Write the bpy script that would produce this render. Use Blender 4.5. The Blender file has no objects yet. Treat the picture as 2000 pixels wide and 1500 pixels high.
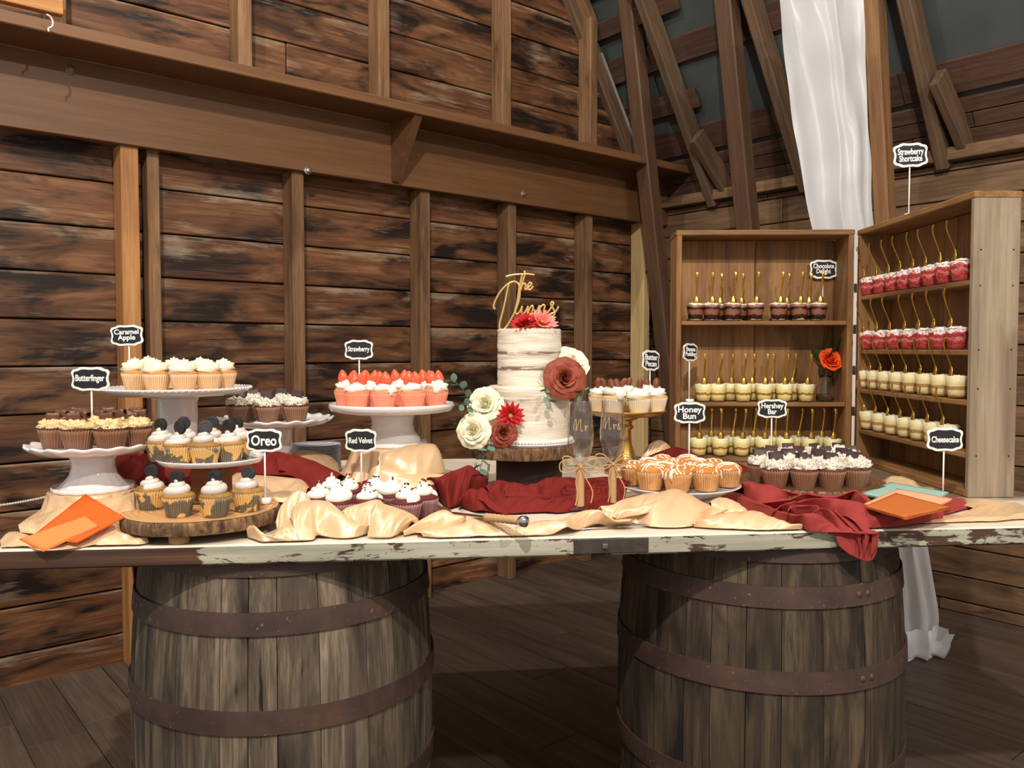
import bpy, bmesh, math, random
from mathutils import Vector, Matrix, noise
PI = math.pi
sc = bpy.context.scene
COL = sc.collection
rnd = random.Random(7)

# ---------------------------------------------------------------- camera, world, lights, exposure
F = 1600.0                       # focal length for a 2000 x 1500 frame
H = 1.35                         # eye height
TH = math.atan(67.0 / 1600.0)    # the camera looks slightly down
cam_d = bpy.data.cameras.new('camera'); cam = bpy.data.objects.new('camera', cam_d); COL.objects.link(cam)
cam_d.sensor_fit = 'HORIZONTAL'; cam_d.sensor_width = 36.0; cam_d.lens = 36.0 * F / 2000.0
cam_d.clip_start = 0.05
cam.location = (0, 0, H); cam.rotation_euler = (PI / 2 - TH, 0, 0)
sc.camera = cam

w = bpy.data.worlds.new('world'); sc.world = w; w.use_nodes = True
bg = w.node_tree.nodes['Background']
bg.inputs[0].default_value = (1.0, 0.95, 0.90, 1); bg.inputs[1].default_value = 0.42

def lamp(name, loc, energy, radius, color):
    d = bpy.data.lights.new(name, 'POINT'); d.energy = energy; d.shadow_soft_size = radius; d.color = color
    o = bpy.data.objects.new(name, d); o.location = loc; COL.objects.link(o); return o
lamp('ceiling_lamp_a', (-0.25, -1.0, 4.35), 450, 0.05, (1.0, 0.92, 0.82))
lamp('ceiling_lamp_b', (2.3, -0.9, 3.9), 200, 0.06, (1.0, 0.92, 0.82))
lamp('ceiling_lamp_c', (-1.35, 2.0, 5.0), 150, 0.05, (1.0, 0.91, 0.80))
sc.view_settings.view_transform = 'Standard'; sc.view_settings.look = 'None'
sc.view_settings.gamma = 1.0; sc.view_settings.use_curve_mapping = False
sc.view_settings.exposure = 0.55

# ---------------------------------------------------------------- frames of reference
ct, st = math.cos(TH), math.sin(TH)
def P(px, py, Y):
    """world point at depth Y seen in direction (px, py)"""
    v = (750 - py) / F; u = (px - 1000) / F
    fy = ct + v * st; fz = v * ct - st
    k = Y / fy
    return Vector((u * k, Y, H + fz * k))
def Pz(px, py, z):
    v = (750 - py) / F; u = (px - 1000) / F
    fy = ct + v * st; fz = v * ct - st
    k = (z - H) / fz
    return Vector((u * k, fy * k, z))
CX, CY = 0.972, 5.732            # room corner; a runs along the left wall, b along the right wall
AX = Vector((-0.766, -0.643, 0)); BX = Vector((0.643, -0.766, 0)); UZ = Vector((0, 0, 1))
def R(a, b, z): return Vector((CX, CY, 0)) + AX * a + BX * b + UZ * z
ZT = 0.93                        # table top
EU = Vector((0.9949, 0.1007, 0)); EV = Vector((-0.1007, 0.9949, 0))
TO = Vector((0, 1.811, 0))
def T(u, v, z=0): return TO + EU * u + EV * v + UZ * (ZT + z)
def fbm(x, y, z=0.0, o=3):
    s, a, f = 0.0, 0.5, 1.0
    for _ in range(o):
        s += a * noise.noise((x * f, y * f, z * f)); a *= 0.5; f *= 2.03
    return s

# ---------------------------------------------------------------- mesh helpers
class MB:
    def __init__(s): s.v = []; s.f = []; s.m = []
    def add(s, vs, fs, mi=0):
        o = len(s.v); s.v += [tuple(p) for p in vs]
        s.f += [tuple(i + o for i in f) for f in fs]; s.m += [mi] * len(fs); return s
    def box(s, c, d, mi=0, ch=0.0, M=None):
        x, y, z = d[0] / 2, d[1] / 2, d[2] / 2
        ch = min(ch, x * .9, y * .9, z * .9)
        if ch <= 0:
            vs = [Vector((i * x, j * y, k * z)) for i in (-1, 1) for j in (-1, 1) for k in (-1, 1)]
            fs = [(0, 1, 3, 2), (4, 6, 7, 5), (0, 4, 5, 1), (2, 3, 7, 6), (0, 2, 6, 4), (1, 5, 7, 3)]
        else:
            vs = []; idx = {}
            for i in (-1, 1):
                for j in (-1, 1):
                    for k in (-1, 1):
                        for ax in range(3):
                            p = [i * (x - ch), j * (y - ch), k * (z - ch)]
                            p[ax] = (i * x, j * y, k * z)[ax]
                            idx[(i, j, k, ax)] = len(vs); vs.append(Vector(p))
            fs = []
            for sg in (-1, 1):
                a = [(sg, -1, -1), (sg, 1, -1), (sg, 1, 1), (sg, -1, 1)]
                f = [idx[q + (0,)] for q in a]; fs.append(tuple(f if sg > 0 else f[::-1]))
                a = [(-1, sg, -1), (-1, sg, 1), (1, sg, 1), (1, sg, -1)]
                f = [idx[q + (1,)] for q in a]; fs.append(tuple(f if sg > 0 else f[::-1]))
                a = [(-1, -1, sg), (1, -1, sg), (1, 1, sg), (-1, 1, sg)]
                f = [idx[q + (2,)] for q in a]; fs.append(tuple(f if sg > 0 else f[::-1]))
            for ax in range(3):
                b, c2 = [q for q in range(3) if q != ax]
                for s1 in (-1, 1):
                    for s2 in (-1, 1):
                        def key(e, axx):
                            q = [0, 0, 0]; q[ax] = e; q[b] = s1; q[c2] = s2; return idx[tuple(q) + (axx,)]
                        fs.append((key(-1, b), key(1, b), key(1, c2), key(-1, c2)))
            for i in (-1, 1):
                for j in (-1, 1):
                    for k in (-1, 1):
                        fs.append((idx[(i, j, k, 0)], idx[(i, j, k, 1)], idx[(i, j, k, 2)]))
        c = Vector(c)
        vs = [(M @ p if M is not None else p) + c for p in vs]
        return s.add(vs, fs, mi)
    def lathe(s, prof, n=32, mi=0, fn=None, c=(0, 0, 0), closed=False, cap0=False, cap1=False):
        vs = []; c = Vector(c)
        for (r, z) in prof:
            for k in range(n):
                t = 2 * PI * k / n; rr, zz = (r, z) if fn is None else fn(r, z, t)
                vs.append(c + Vector((rr * math.cos(t), rr * math.sin(t), zz)))
        fs = []; m = len(prof)
        for i in range(m - 1 if not closed else m):
            a, b = i * n, ((i + 1) % m) * n
            for k in range(n):
                k2 = (k + 1) % n; fs.append((a + k, a + k2, b + k2, b + k))
        if cap0: fs.append(tuple(range(n))[::-1])
        if cap1: fs.append(tuple((m - 1) * n + k for k in range(n)))
        return s.add(vs, fs, mi)
    def tube(s, pts, r, n=8, mi=0, star=0.0, lobes=6, twist=0.0, flat=1.0, cap=True, up=None):
        pts = [Vector(p) for p in pts]; m = len(pts); vs = []
        rs = r if isinstance(r, (list, tuple)) else [r] * m
        tan = []
        for i in range(m):
            d = pts[min(i + 1, m - 1)] - pts[max(i - 1, 0)]
            tan.append(d.normalized() if d.length > 1e-9 else Vector((0, 0, 1)))
        ref = Vector(up) if up is not None else (Vector((0, 0, 1)) if abs(tan[0].z) < .9 else Vector((1, 0, 0)))
        nrm = (ref - tan[0] * ref.dot(tan[0])).normalized()
        for i in range(m):
            nrm = nrm - tan[i] * nrm.dot(tan[i])
            if nrm.length < 1e-6: nrm = tan[i].orthogonal()
            nrm.normalize(); bn = tan[i].cross(nrm)
            for k in range(n):
                t = 2 * PI * k / n; rr = rs[i] * (1 + star * math.cos(lobes * t)); tt = t + twist * i
                vs.append(pts[i] + nrm * (rr * math.cos(tt) * flat) + bn * (rr * math.sin(tt)))
        fs = []
        for i in range(m - 1):
            for k in range(n):
                k2 = (k + 1) % n; fs.append((i * n + k, i * n + k2, (i + 1) * n + k2, (i + 1) * n + k))
        if cap: fs.append(tuple(range(n))[::-1]); fs.append(tuple((m - 1) * n + k for k in range(n)))
        return s.add(vs, fs, mi)
    def prism(s, pts, z0, z1, mi=0):
        """pts 2d outline in x,z ; extruded in y from z0 to z1"""
        n = len(pts)
        vs = [Vector((x, z0, y)) for x, y in pts] + [Vector((x, z1, y)) for x, y in pts]
        fs = [tuple(range(n)), tuple(range(n, 2 * n))[::-1]]
        fs += [(i, i + n, (i + 1) % n + n, (i + 1) % n) for i in range(n)]
        return s.add(vs, fs, mi)
    def grid(s, fn, nu, nv, mi=0):
        vs = [fn(i / nu, j / nv) for i in range(nu + 1) for j in range(nv + 1)]
        fs = [(i * (nv + 1) + j, (i + 1) * (nv + 1) + j, (i + 1) * (nv + 1) + j + 1, i * (nv + 1) + j + 1) for i in range(nu) for j in range(nv)]
        return s.add(vs, fs, mi)
    def mesh(s, name, mats, smooth=True, fix=True):
        me = bpy.data.meshes.new(name); me.from_pydata(s.v, [], s.f)
        if not isinstance(mats, (list, tuple)): mats = [mats]
        for m in mats: me.materials.append(m)
        me.polygons.foreach_set('material_index', s.m)
        if fix:
            b = bmesh.new(); b.from_mesh(me); bmesh.ops.recalc_face_normals(b, faces=b.faces); b.to_mesh(me); b.free()
        me.polygons.foreach_set('use_smooth', [smooth] * len(me.polygons))
        me.update()
        return me
    def obj(s, name, mats, parent=None, smooth=True, loc=None, M=None, fix=True):
        return link(name, s.mesh(name, mats, smooth, fix), parent, loc, M)

def link(name, me, parent=None, loc=None, M=None):
    o = bpy.data.objects.new(name, me); COL.objects.link(o)
    if M is not None: o.matrix_basis = M
    elif loc is not None: o.location = loc
    if parent is not None: o.parent = parent
    return o
def thing(name, label, cat, loc=(0, 0, 0), rz=0.0, group=None):
    o = bpy.data.objects.new(name, None); o.empty_display_size = .05; COL.objects.link(o)
    o.location = loc; o.rotation_euler = (0, 0, rz); return tag(o, label, cat, group)
def tag(o, label, cat, group=None):
    o['label'] = label; o['category'] = cat
    if group: o['group'] = group
    return o
def struct(name, loc=(0, 0, 0), M=None):
    o = bpy.data.objects.new(name, None); COL.objects.link(o); o['kind'] = 'structure'
    if M is not None: o.matrix_basis = M
    return o
KIDS = {}
def kids(o): return [c for c in bpy.data.objects if c.parent is o] if o.name not in KIDS else KIDS[o.name]
def dup(o, parent=None):
    if o.name not in KIDS: KIDS[o.name] = [c for c in o.children]
    c = o.copy(); COL.objects.link(c)
    if parent is not None: c.parent = parent
    for k in KIDS[o.name]: dup(k, c)
    return c
def frame(x, y, z, o):
    M = Matrix((x, y, z)).transposed().to_4x4(); M.translation = o; return M
def rotz(a): return Matrix.Rotation(a, 3, 'Z')
def smooth_path(pts, n, closed=False):
    pts = [Vector(p) for p in pts]; m = len(pts); out = []
    segs = m if closed else m - 1
    for i in range(n + (0 if closed else 1)):
        t = i / n * segs; k = min(int(t), segs - 1); f = t - k
        def g(j): return pts[j % m] if closed else pts[max(0, min(m - 1, j))]
        p0, p1, p2, p3 = g(k - 1), g(k), g(k + 1), g(k + 2)
        out.append(0.5 * ((2 * p1) + (p2 - p0) * f + (2 * p0 - 5 * p1 + 4 * p2 - p3) * f * f + (3 * p1 - p0 - 3 * p2 + p3) * f ** 3))
    return out

# ---------------------------------------------------------------- materials
def srgb(r, g, b):
    f = lambda c: (c / 255 / 12.92) if c <= 10 else ((c / 255 + .055) / 1.055) ** 2.4
    return (f(r), f(g), f(b), 1)
class NT:
    def __init__(s, name):
        s.m = bpy.data.materials.new(name); s.m.use_nodes = True; s.t = s.m.node_tree
        s.b = s.t.nodes['Principled BSDF']; s.out = s.t.nodes['Material Output']
    def n(s, ty, **kw):
        o = s.t.nodes.new(ty)
        for k, v in kw.items():
            if k.startswith('i_'):
                key = k[2:]
                o.inputs[int(key) if key.isdigit() else key].default_value = v
            else: setattr(o, k, v)
        return o
    def l(s, a, b): s.t.links.new(a, b)
    def coords(s, scale=(1, 1, 1), rand=True, space='Object'):
        tc = s.n('ShaderNodeTexCoord'); mp = s.n('ShaderNodeMapping'); mp.inputs['Scale'].default_value = scale
        src = tc.outputs[space]
        if rand:
            oi = s.n('ShaderNodeObjectInfo'); mul = s.n('ShaderNodeVectorMath', operation='SCALE')
            mul.inputs[0].default_value = (17.3, 31.7, 11.1); s.l(oi.outputs['Random'], mul.inputs['Scale'])
            add = s.n('ShaderNodeVectorMath', operation='ADD'); s.l(src, add.inputs[0]); s.l(mul.outputs[0], add.inputs[1]); src = add.outputs[0]
        s.l(src, mp.inputs['Vector']); return mp.outputs['Vector']
    def noise(s, vec, scale, detail=4, rough=.55, dist=0.0):
        o = s.n('ShaderNodeTexNoise'); o.inputs['Scale'].default_value = scale; o.inputs['Detail'].default_value = detail
        o.inputs['Roughness'].default_value = rough; o.inputs['Distortion'].default_value = dist
        if vec is not None: s.l(vec, o.inputs['Vector'])
        return o.outputs['Fac']
    def ramp(s, fac, stops, interp='LINEAR'):
        o = s.n('ShaderNodeValToRGB'); e = o.color_ramp.elements; o.color_ramp.interpolation = interp
        while len(e) < len(stops): e.new(0.5)
        for k, (p, c) in enumerate(stops): e[k].position = p; e[k].color = c if len(c) == 4 else (*c, 1)
        s.l(fac, o.inputs['Fac']); return o.outputs['Color']
    def mix(s, fac, a, b, mode='MIX'):
        o = s.n('ShaderNodeMix', data_type='RGBA', blend_type=mode)
        for sock, v in ((o.inputs['Factor'], fac), (o.inputs['A'] if False else o.inputs[6], a), (o.inputs[7], b)):
            if isinstance(v, (int, float)): sock.default_value = v
            elif isinstance(v, tuple): sock.default_value = v
            else: s.l(v, sock)
        return o.outputs[2]
    def math(s, op, a, b=0.0):
        o = s.n('ShaderNodeMath', operation=op)
        for k, v in enumerate((a, b)):
            if isinstance(v, (int, float)): o.inputs[k].default_value = v
            else: s.l(v, o.inputs[k])
        return o.outputs[0]
    def bump(s, h, strength=.3, dist=.002):
        o = s.n('ShaderNodeBump'); o.inputs['Strength'].default_value = strength; o.inputs['Distance'].default_value = dist
        s.l(h, o.inputs['Height']); s.l(o.outputs[0], s.b.inputs['Normal'])
    def set(s, col=None, rough=None, **kw):
        if col is not None:
            if isinstance(col, tuple): s.b.inputs['Base Color'].default_value = col
            else: s.l(col, s.b.inputs['Base Color'])
        if rough is not None:
            if isinstance(rough, (int, float)): s.b.inputs['Roughness'].default_value = rough
            else: s.l(rough, s.b.inputs['Roughness'])
        for k, v in kw.items(): s.b.inputs[k.replace('_', ' ')].default_value = v
        return s.m
    def rand(s): return s.n('ShaderNodeObjectInfo').outputs['Random']
BW0, BW1 = (0, 0, 0, 1), (1, 1, 1, 1)

def wood(name, dark, mid, light, stain=None, stain_lo=.56, stain_hi=.70, pale=None, pale_lo=.64, pale_hi=.78, gs=1.0, rough=.7, var=.25, bump=.35, axis=0, spec=.3, crack=None, dusty=0.0, lo=.36, hi=.62):
    """long-grained wood: grain runs along the local x (or given) axis"""
    m = NT(name)
    def nz(lat, al, det, ro, di=0.0):
        sv = [lat * gs] * 3; sv[axis] = al * gs; return m.noise(m.coords(tuple(sv)), 1.0, det, ro, di)
    g1 = nz(13, 1.5, 5, .6, .8); g2 = nz(190, 6, 4, .6); g3 = nz(48, 2.0, 5, .65, .4)
    g = m.math('ADD', m.math('ADD', m.math('MULTIPLY', g1, .38), m.math('MULTIPLY', g3, .38)), m.math('MULTIPLY', g2, .24))
    c = m.ramp(g, [(lo, dark), (.49, mid), (hi, light)])
    fib = m.math('MULTIPLY', m.math('SUBTRACT', m.math('ADD', m.math('MULTIPLY', g3, .6), m.math('MULTIPLY', g2, .4)), .5), .55)
    if stain:
        s3 = [8.0] * 3; s3[axis] = 2.3; n3 = m.noise(m.coords(tuple(s3)), 1.0, 4, .55, .6)
        c = m.mix(m.ramp(m.math('ADD', n3, fib), [(stain_lo, BW0), (stain_hi, BW1)]), c, stain)
    if pale:
        s4 = [9.0] * 3; s4[axis] = 3.0; n4 = m.noise(m.coords(tuple(s4)), 1.0, 5, .6, .3)
        n5 = m.math('ADD', n4, m.math('MULTIPLY', fib, 1.3))
        if dusty:
            tc = m.n('ShaderNodeTexCoord'); sp = m.n('ShaderNodeSeparateXYZ'); m.l(tc.outputs['Object'], sp.inputs[0])
            n5 = m.math('ADD', n5, m.math('MULTIPLY', m.math('MAXIMUM', m.math('SUBTRACT', sp.outputs[1], .045), 0.0), dusty))
        c = m.mix(m.ramp(n5, [(pale_lo, BW0), (pale_hi, BW1)]), c, pale)
    if crack: c = m.mix(m.ramp(g3, [(.30, BW1), (.36, BW0)]), c, crack)
    hv = m.n('ShaderNodeHueSaturation'); r = m.rand()
    m.l(m.math('ADD', m.math('MULTIPLY', r, var), 1 - var / 2), hv.inputs['Value']); m.l(c, hv.inputs['Color'])
    m.bump(g, bump, .005)
    return m.set(hv.outputs[0], rough, Specular_IOR_Level=spec)
def plain(name, col, rough=.5, metal=0.0, spec=.5, nz=None, bump=0.0, **kw):
    m = NT(name)
    if nz:
        sc_, c2, amt = nz; v = m.coords((1, 1, 1)); n = m.noise(v, sc_, 4)
        m.set(m.mix(m.math('MULTIPLY', n, amt), col, c2), rough)
        if bump: m.bump(n, bump, .002)
    else: m.set(col, rough)
    m.b.inputs['Metallic'].default_value = metal; m.b.inputs['Specular IOR Level'].default_value = spec
    for k, v in kw.items(): m.b.inputs[k.replace('_', ' ')].default_value = v
    return m.m
S = srgb
M = {}
M['wall'] = wood('weathered_wall_wood', S(66, 42, 29), S(110, 72, 46), S(152, 108, 72), stain=S(36, 24, 19), stain_lo=.46, stain_hi=.62, pale=S(178, 156, 132), pale_lo=.60, pale_hi=.90, rough=.55, var=.4, crack=S(40, 27, 21), dusty=3.0)
M['wall_r'] = wood('right_wall_wood', S(82, 60, 43), S(114, 87, 62), S(142, 112, 82), stain=S(60, 44, 34), stain_lo=.56, stain_hi=.75, rough=.65, var=.30)
M['stud'] = wood('stud_wood', S(84, 60, 40), S(122, 90, 62), S(152, 116, 82), stain=S(70, 48, 32), stain_lo=.58, stain_hi=.75, rough=.7, var=.25)
M['stud_new'] = wood('fresh_stud_wood', S(146, 98, 56), S(180, 126, 76), S(204, 152, 98), rough=.6, var=.1, gs=.8)
M['stud_pale'] = wood('pale_post_wood', S(186, 156, 104), S(214, 184, 130), S(228, 202, 152), rough=.6, var=.1)
M['ledge'] = wood('stained_ledge_wood', S(94, 63, 37), S(108, 74, 45), S(120, 84, 52), rough=.5, var=.08, bump=.12, gs=.6, spec=.4)
M['paint'] = wood('brown_painted_wood', S(76, 54, 40), S(90, 65, 49), S(104, 78, 58), pale=S(186, 150, 104), pale_lo=.80, pale_hi=.86, rough=.55, var=.12, bump=.2)
M['rafter'] = wood('rafter_wood', S(76, 58, 44), S(96, 75, 56), S(118, 95, 72), rough=.7, var=.3)
M['roofboard'] = wood('roof_board_wood', S(56, 38, 30), S(78, 55, 43), S(98, 72, 56), rough=.7, var=.3)
M['felt'] = plain('grey_roof_underlay', S(84, 92, 92), .45, nz=(3.0, S(50, 54, 54), .9), bump=.1)
M['floor'] = wood('floor_wood', S(68, 56, 48), S(86, 72, 62), S(102, 87, 76), rough=.5, var=.30, bump=.12, gs=.8)
M['post_tan'] = wood('tan_post_wood', S(104, 74, 50), S(132, 96, 64), S(154, 116, 80), rough=.65, var=.05)
M['joint'] = plain('dark_joint', S(38, 26, 20), .9)
M['floorjoint'] = plain('pale_floor_joint', S(128, 108, 92), .8)
# ---------------------------------------------------------------- structure
def plank(name, c, x, y, d, mat, parent, ch=.003):
    """board with its length along x (local) and width along y"""
    x = x.normalized(); z = x.cross(y).normalized(); y = z.cross(x)
    return MB().box((0, 0, 0), d, 0, ch).obj(name, mat, parent, smooth=False, M=frame(x, y, z, c))

floor = struct('floor')
MB().box(R(4, 3.5, -.035), (9.0, 8.0, .05), 0, 0, M=Matrix((AX, BX, UZ)).transposed()).obj('subfloor', M['floorjoint'], floor, smooth=False)
r1 = random.Random(3)
for i in range(34):
    a0 = -.05 + i * .19
    b = -.12 - r1.random() * 1.1
    while b < 5.2:
        L = 1.25 + r1.random() * .5
        c = R(a0 + .095, b + L / 2, -.006 + r1.uniform(-.0008, .0008))
        plank('floorboard', c, BX, AX, (L - .004, .1865, .012), M['floor'], floor, .0015)
        b += L

# left wall: clapboard courses 0.193 m high, the run ends on the roof slope above 2.365 m
wl = struct('wall_left')
MB().box(R(2.4, -.045, 1.9), (5.0, .02, 3.8), 0, 0, M=Matrix((AX, BX, UZ)).transposed()).obj('backing_panel', M['joint'], wl, smooth=False)
r2 = random.Random(11)
for k in range(-8, 12):
    z0 = 1.475 + .193 * k
    a0 = max(0.0, (z0 + .1 - 2.36) / 1.56); a1 = 4.6
    cuts = [r2.choice([c_ for c_ in (.727, 1.358, 1.962, 2.686, 3.335, 3.43) if c_ > a0 + .3] + [9.0])]
    if cuts[0] > 5: cuts = []
    if k == 4: cuts = [3.02]
    e = [a0] + cuts + [a1]
    for p, q in zip(e[:-1], e[1:]):
        if q - p < .05: continue
        c = R((p + q) / 2, -.012 + r2.uniform(-.004, .004), z0 + .0965)
        tilt = Matrix.Rotation(r2.uniform(-.012, .02), 3, AX)
        plank('plank', c, -AX, tilt @ UZ, (q - p - .004, .186, .024), M['wall'], wl, .004)
def upright(a, b0, b1, wdt, z0, z1, mat, name='stud', par=wl, lean=0.0):
    c = R(a, (b0 + b1) / 2, (z0 + z1) / 2)
    x = (UZ + AX * lean).normalized()
    return plank(name, c, x, -AX, (z1 - z0, wdt, b1 - b0), mat, par, .004)
for a, mt in ((2.686, 'stud'), (1.962, 'stud'), (1.358, 'stud'), (.727, 'stud')):
    upright(a, .002, .112, .060, -.0, 2.20, M[mt])
upright(3.437, .002, .118, .070, 0, 2.20, M['stud_new'])
upright(3.335, .002, .09, .05, 0, 2.20, M['stud'])
upright(.19, .002, .12, .06, 0, 2.20, M['stud_pale'], 'post')
MB().box((0, 0, 0), (.03, .002, .02), 0).obj('stamp_mark', plain('grade_stamp_ink', S(120, 84, 50), .8), wl, smooth=False, M=frame(-AX, -BX, UZ, R(.19, .1215, 1.87)))
for a, z1 in ((3.69, 3.8), (2.932, 3.8), (2.207, 3.8), (1.397, 3.8), (.69, 3.42)):
    upright(a, .002, .11, .064, 2.52, z1, M['stud'])
plank('gable_rafter', R(.69 + .28, .05, 3.42 + .44), (AX + UZ * 1.56).normalized(), BX, (1.15, .1, .06), M['stud'], wl)
plank('loose_board', R(4.13, .24, 2.675), -AX, UZ, (.86, .12, .04), M['stud_new'], wl, .003)

# the long ledge: face beam, shelf board, bracket, bolts
ledge = thing('wall_ledge', 'long brown wooden ledge running high across the plank wall with a triangular bracket', 'ledge', R(2.2, .1, 2.19))
LO = -R(2.2, .1, 2.19)
def lp(a, b, z): return R(a, b, z) + LO
plank('face_beam', lp(2.2, .121, 2.345), -AX, UZ, (4.4, .305, .042), M['ledge'], ledge, .003)
plank('shelf_board', lp(2.2, .262, 2.519), -AX, BX, (4.4, .24, .046), M['ledge'], ledge, .004)
bm = MB(); a = 2.17
tri = [lp(a, .143, 2.215), lp(a, .165, 2.205), lp(a, .362, 2.49), lp(a, .362, 2.496), lp(a, .143, 2.496)]
off = AX * .022
bm.add([p - off for p in tri] + [p + off for p in tri], [(0, 1, 2, 3, 4), (9, 8, 7, 6, 5)] + [(i, i + 5, (i + 1) % 5 + 5, (i + 1) % 5) for i in range(5)])
bm.obj('bracket', M['ledge'], ledge, smooth=False)
M['bolt'] = plain('zinc_bolt', S(205, 195, 185), .35, metal=.8)
M['bolt_dark'] = plain('painted_bolt', S(140, 115, 95), .5, metal=.3)
boltm = MB().lathe([(.0, 0), (.02, 0), (.02, .003), (.011, .003), (.011, .011), (.008, .013), (0, .013)], 14)
bme = boltm.mesh('bolt', M['bolt']); bme2 = boltm.mesh('bolt_painted', M['bolt_dark'])
for px, py, mm in ((138, 137, bme2), (601, 333, bme), (777, 264, bme), (1022, 379, bme2)):
    Y = 2.6                                   # meet the beam's face, 0.142 m off the wall
    for _ in range(40):
        p = P(px, py, Y); b = (p - Vector((CX, CY, 0))).dot(BX); Y += (b - .142) * .6
    link('bolt', mm, ledge, M=frame(AX, UZ, BX, P(px, py, Y) + LO))
hk = MB(); hp = [(0, 0, 0), (.0, 0, .012), (.012, .0, .022), (.014, 0, .04), (.006, 0, .055), (-.006, 0, .058)]
hk.tube(smooth_path(hp, 16), .003, 8)
hook = hk.obj('ceiling_hook', plain('white_hook', S(225, 220, 215), .3), None, loc=R(3.55, .385, 2.505) + UZ * .03 + BX * 0)
hook.rotation_euler = (0, 0, .8); tag(hook, 'small white metal cup hook on the front of the high wooden ledge', 'hook')
hook.location = P(95, 62, 2.95) + Vector((0, 0, 0))

# right knee wall
wr = struct('wall_right')
MB().box(R(-.045, 2.6, 1.18), (.02, 5.4, 2.36), 0, 0, M=Matrix((AX, BX, UZ)).transposed()).obj('backing_panel', M['joint'], wr, smooth=False)
r3 = random.Random(5)
zk = [0.0, .06, .19] + [.19 + .148 * i for i in range(1, 15)]
zk = [z for z in zk if z < 2.29] + [2.30]
for z0, z1 in zip(zk[:-1], zk[1:]):
    cut = r3.uniform(.9, 2.6); e = [0.0, cut, 5.2]
    for p, q in zip(e[:-1], e[1:]):
        plank('plank', R(-.012 + r3.uniform(-.002, .003), (p + q) / 2, (z0 + z1) / 2), BX, UZ, (q - p - .004, z1 - z0 - .006, .024), M['wall_r'], wr, .004)
plank('top_plate', R(.02, 2.6, 2.335), BX, UZ, (5.2, .065, .11), M['wall_r'], wr, .004)
# roof slope above the right wall: underlay, boards, rafters
ceil = struct('ceiling')
SL = (AX * .54 + UZ * .842).normalized(); NR = BX.cross(SL).normalized()
if NR.dot(AX) < 0: NR = -NR
def RO(s, b, off=0.0): return R(.0, b, 2.365) + SL * s + NR * off
plank('underlay', RO(1.6, 2.6, -.06), BX, SL, (5.4, 3.4, .02), M['felt'], ceil, 0)
for s0, s1 in ((0.0, .085), (.09, .165), (.17, .245), (.275, .44), (.83, .98), (1.36, 1.52), (1.9, 2.06), (2.4, 2.56)):
    e = [0, 1.9 + r3.uniform(-.3, .3), 5.2]
    for p, q in zip(e[:-1], e[1:]):
        plank('roof_board', RO((s0 + s1) / 2, (p + q) / 2, -.035), BX, SL, (q - p - .004, s1 - s0, .025), M['roofboard'], ceil, .003)
for s0, s1, b0, b1 in ((.55, .67, .05, .62), (1.12, 1.22, .05, .70), (.62, .70, .0, .28)):
    plank('roof_board', RO((s0 + s1) / 2, (b0 + b1) / 2, -.02), BX, SL, (b1 - b0, s1 - s0, .025), M['roofboard'], ceil, .003)
for b, wd in ((.0, .09), (.533, .058), (1.18, .06), (1.949, .065), (2.75, .065), (3.5, .065)):
    plank('rafter', RO(1.25, b, .04), SL, BX, (2.62, wd, .12), M['rafter'], ceil, .006)
for b in (.60, 2.02):
    p, q = R(.30, b, 2.66), R(.0, b + .03, 2.36)
    plank('rafter_block', (p + q) / 2, (q - p).normalized(), BX, ((q - p).length, .045, .13), M['rafter'], ceil, .004)
for b, a0, sl in ((.336, .012, .176), (1.03, .0, .186), (1.81, .06, .15)):
    x = (UZ + AX * sl).normalized()
    plank('post', R(a0 + sl * 2.0, b, 2.0), x, BX, (4.06, .105 if b < 1.5 else .075, .095), M['paint'] if b < 1.5 else M['stud_new'] if False else (M['paint'] if b < 1.5 else M['post_tan']), ceil, .008)
plank('flashing_strip', RO(.55, .05, .0), SL, BX, (1.0, .022, .006), plain('bright_flashing', S(220, 222, 220), .3, metal=.6), ceil, 0)
# beaded cord lying against the left wall
pts = smooth_path([P(-40, 992, 3.13), P(20, 984, 3.16), P(70, 975, 3.2), P(125, 964, 3.26), P(190, 958, 3.31)], 40)
cb = MB(); cb.tube(pts, .0035, 6)
for p in pts[::1]: cb.lathe([(0, -.006), (.006, 0), (0, .006)], 6, c=p)
tag(cb.obj('beaded_cord', plain('white_cord', S(215, 205, 190), .5)), 'thin white beaded cord slung along the plank wall behind the table end', 'cord')

# ---------------------------------------------------------------- barrels
M['stave'] = wood('barrel_stave_wood', S(46, 39, 33), S(90, 78, 65), S(140, 124, 104), stain=S(38, 33, 30), stain_lo=.50, stain_hi=.68, rough=.75, var=.5, bump=.7, axis=2, crack=S(24, 20, 18))
M['stave_dark'] = wood('dark_barrel_stave_wood', S(36, 29, 23), S(68, 56, 44), S(108, 92, 70), stain=S(30, 25, 21), stain_lo=.50, stain_hi=.68, rough=.75, var=.4, bump=.7, axis=2, crack=S(20, 16, 14))
mm = NT('rusty_hoop_iron'); v = mm.coords((1, 1, 1)); n = mm.noise(v, 9, 5); n2 = mm.noise(v, 90, 3)
c = mm.ramp(n, [(.35, S(62, 46, 41)), (.6, S(80, 60, 52)), (.75, S(100, 70, 52))]); c = mm.mix(mm.ramp(n2, [(.66, BW0), (.75, BW1)]), c, S(140, 112, 90))
mm.bump(n2, .25, .001); M['hoop'] = mm.set(c, .6, Metallic=.15)
M['rivet'] = plain('hoop_rivet', S(90, 66, 56), .5, metal=.3)
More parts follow.
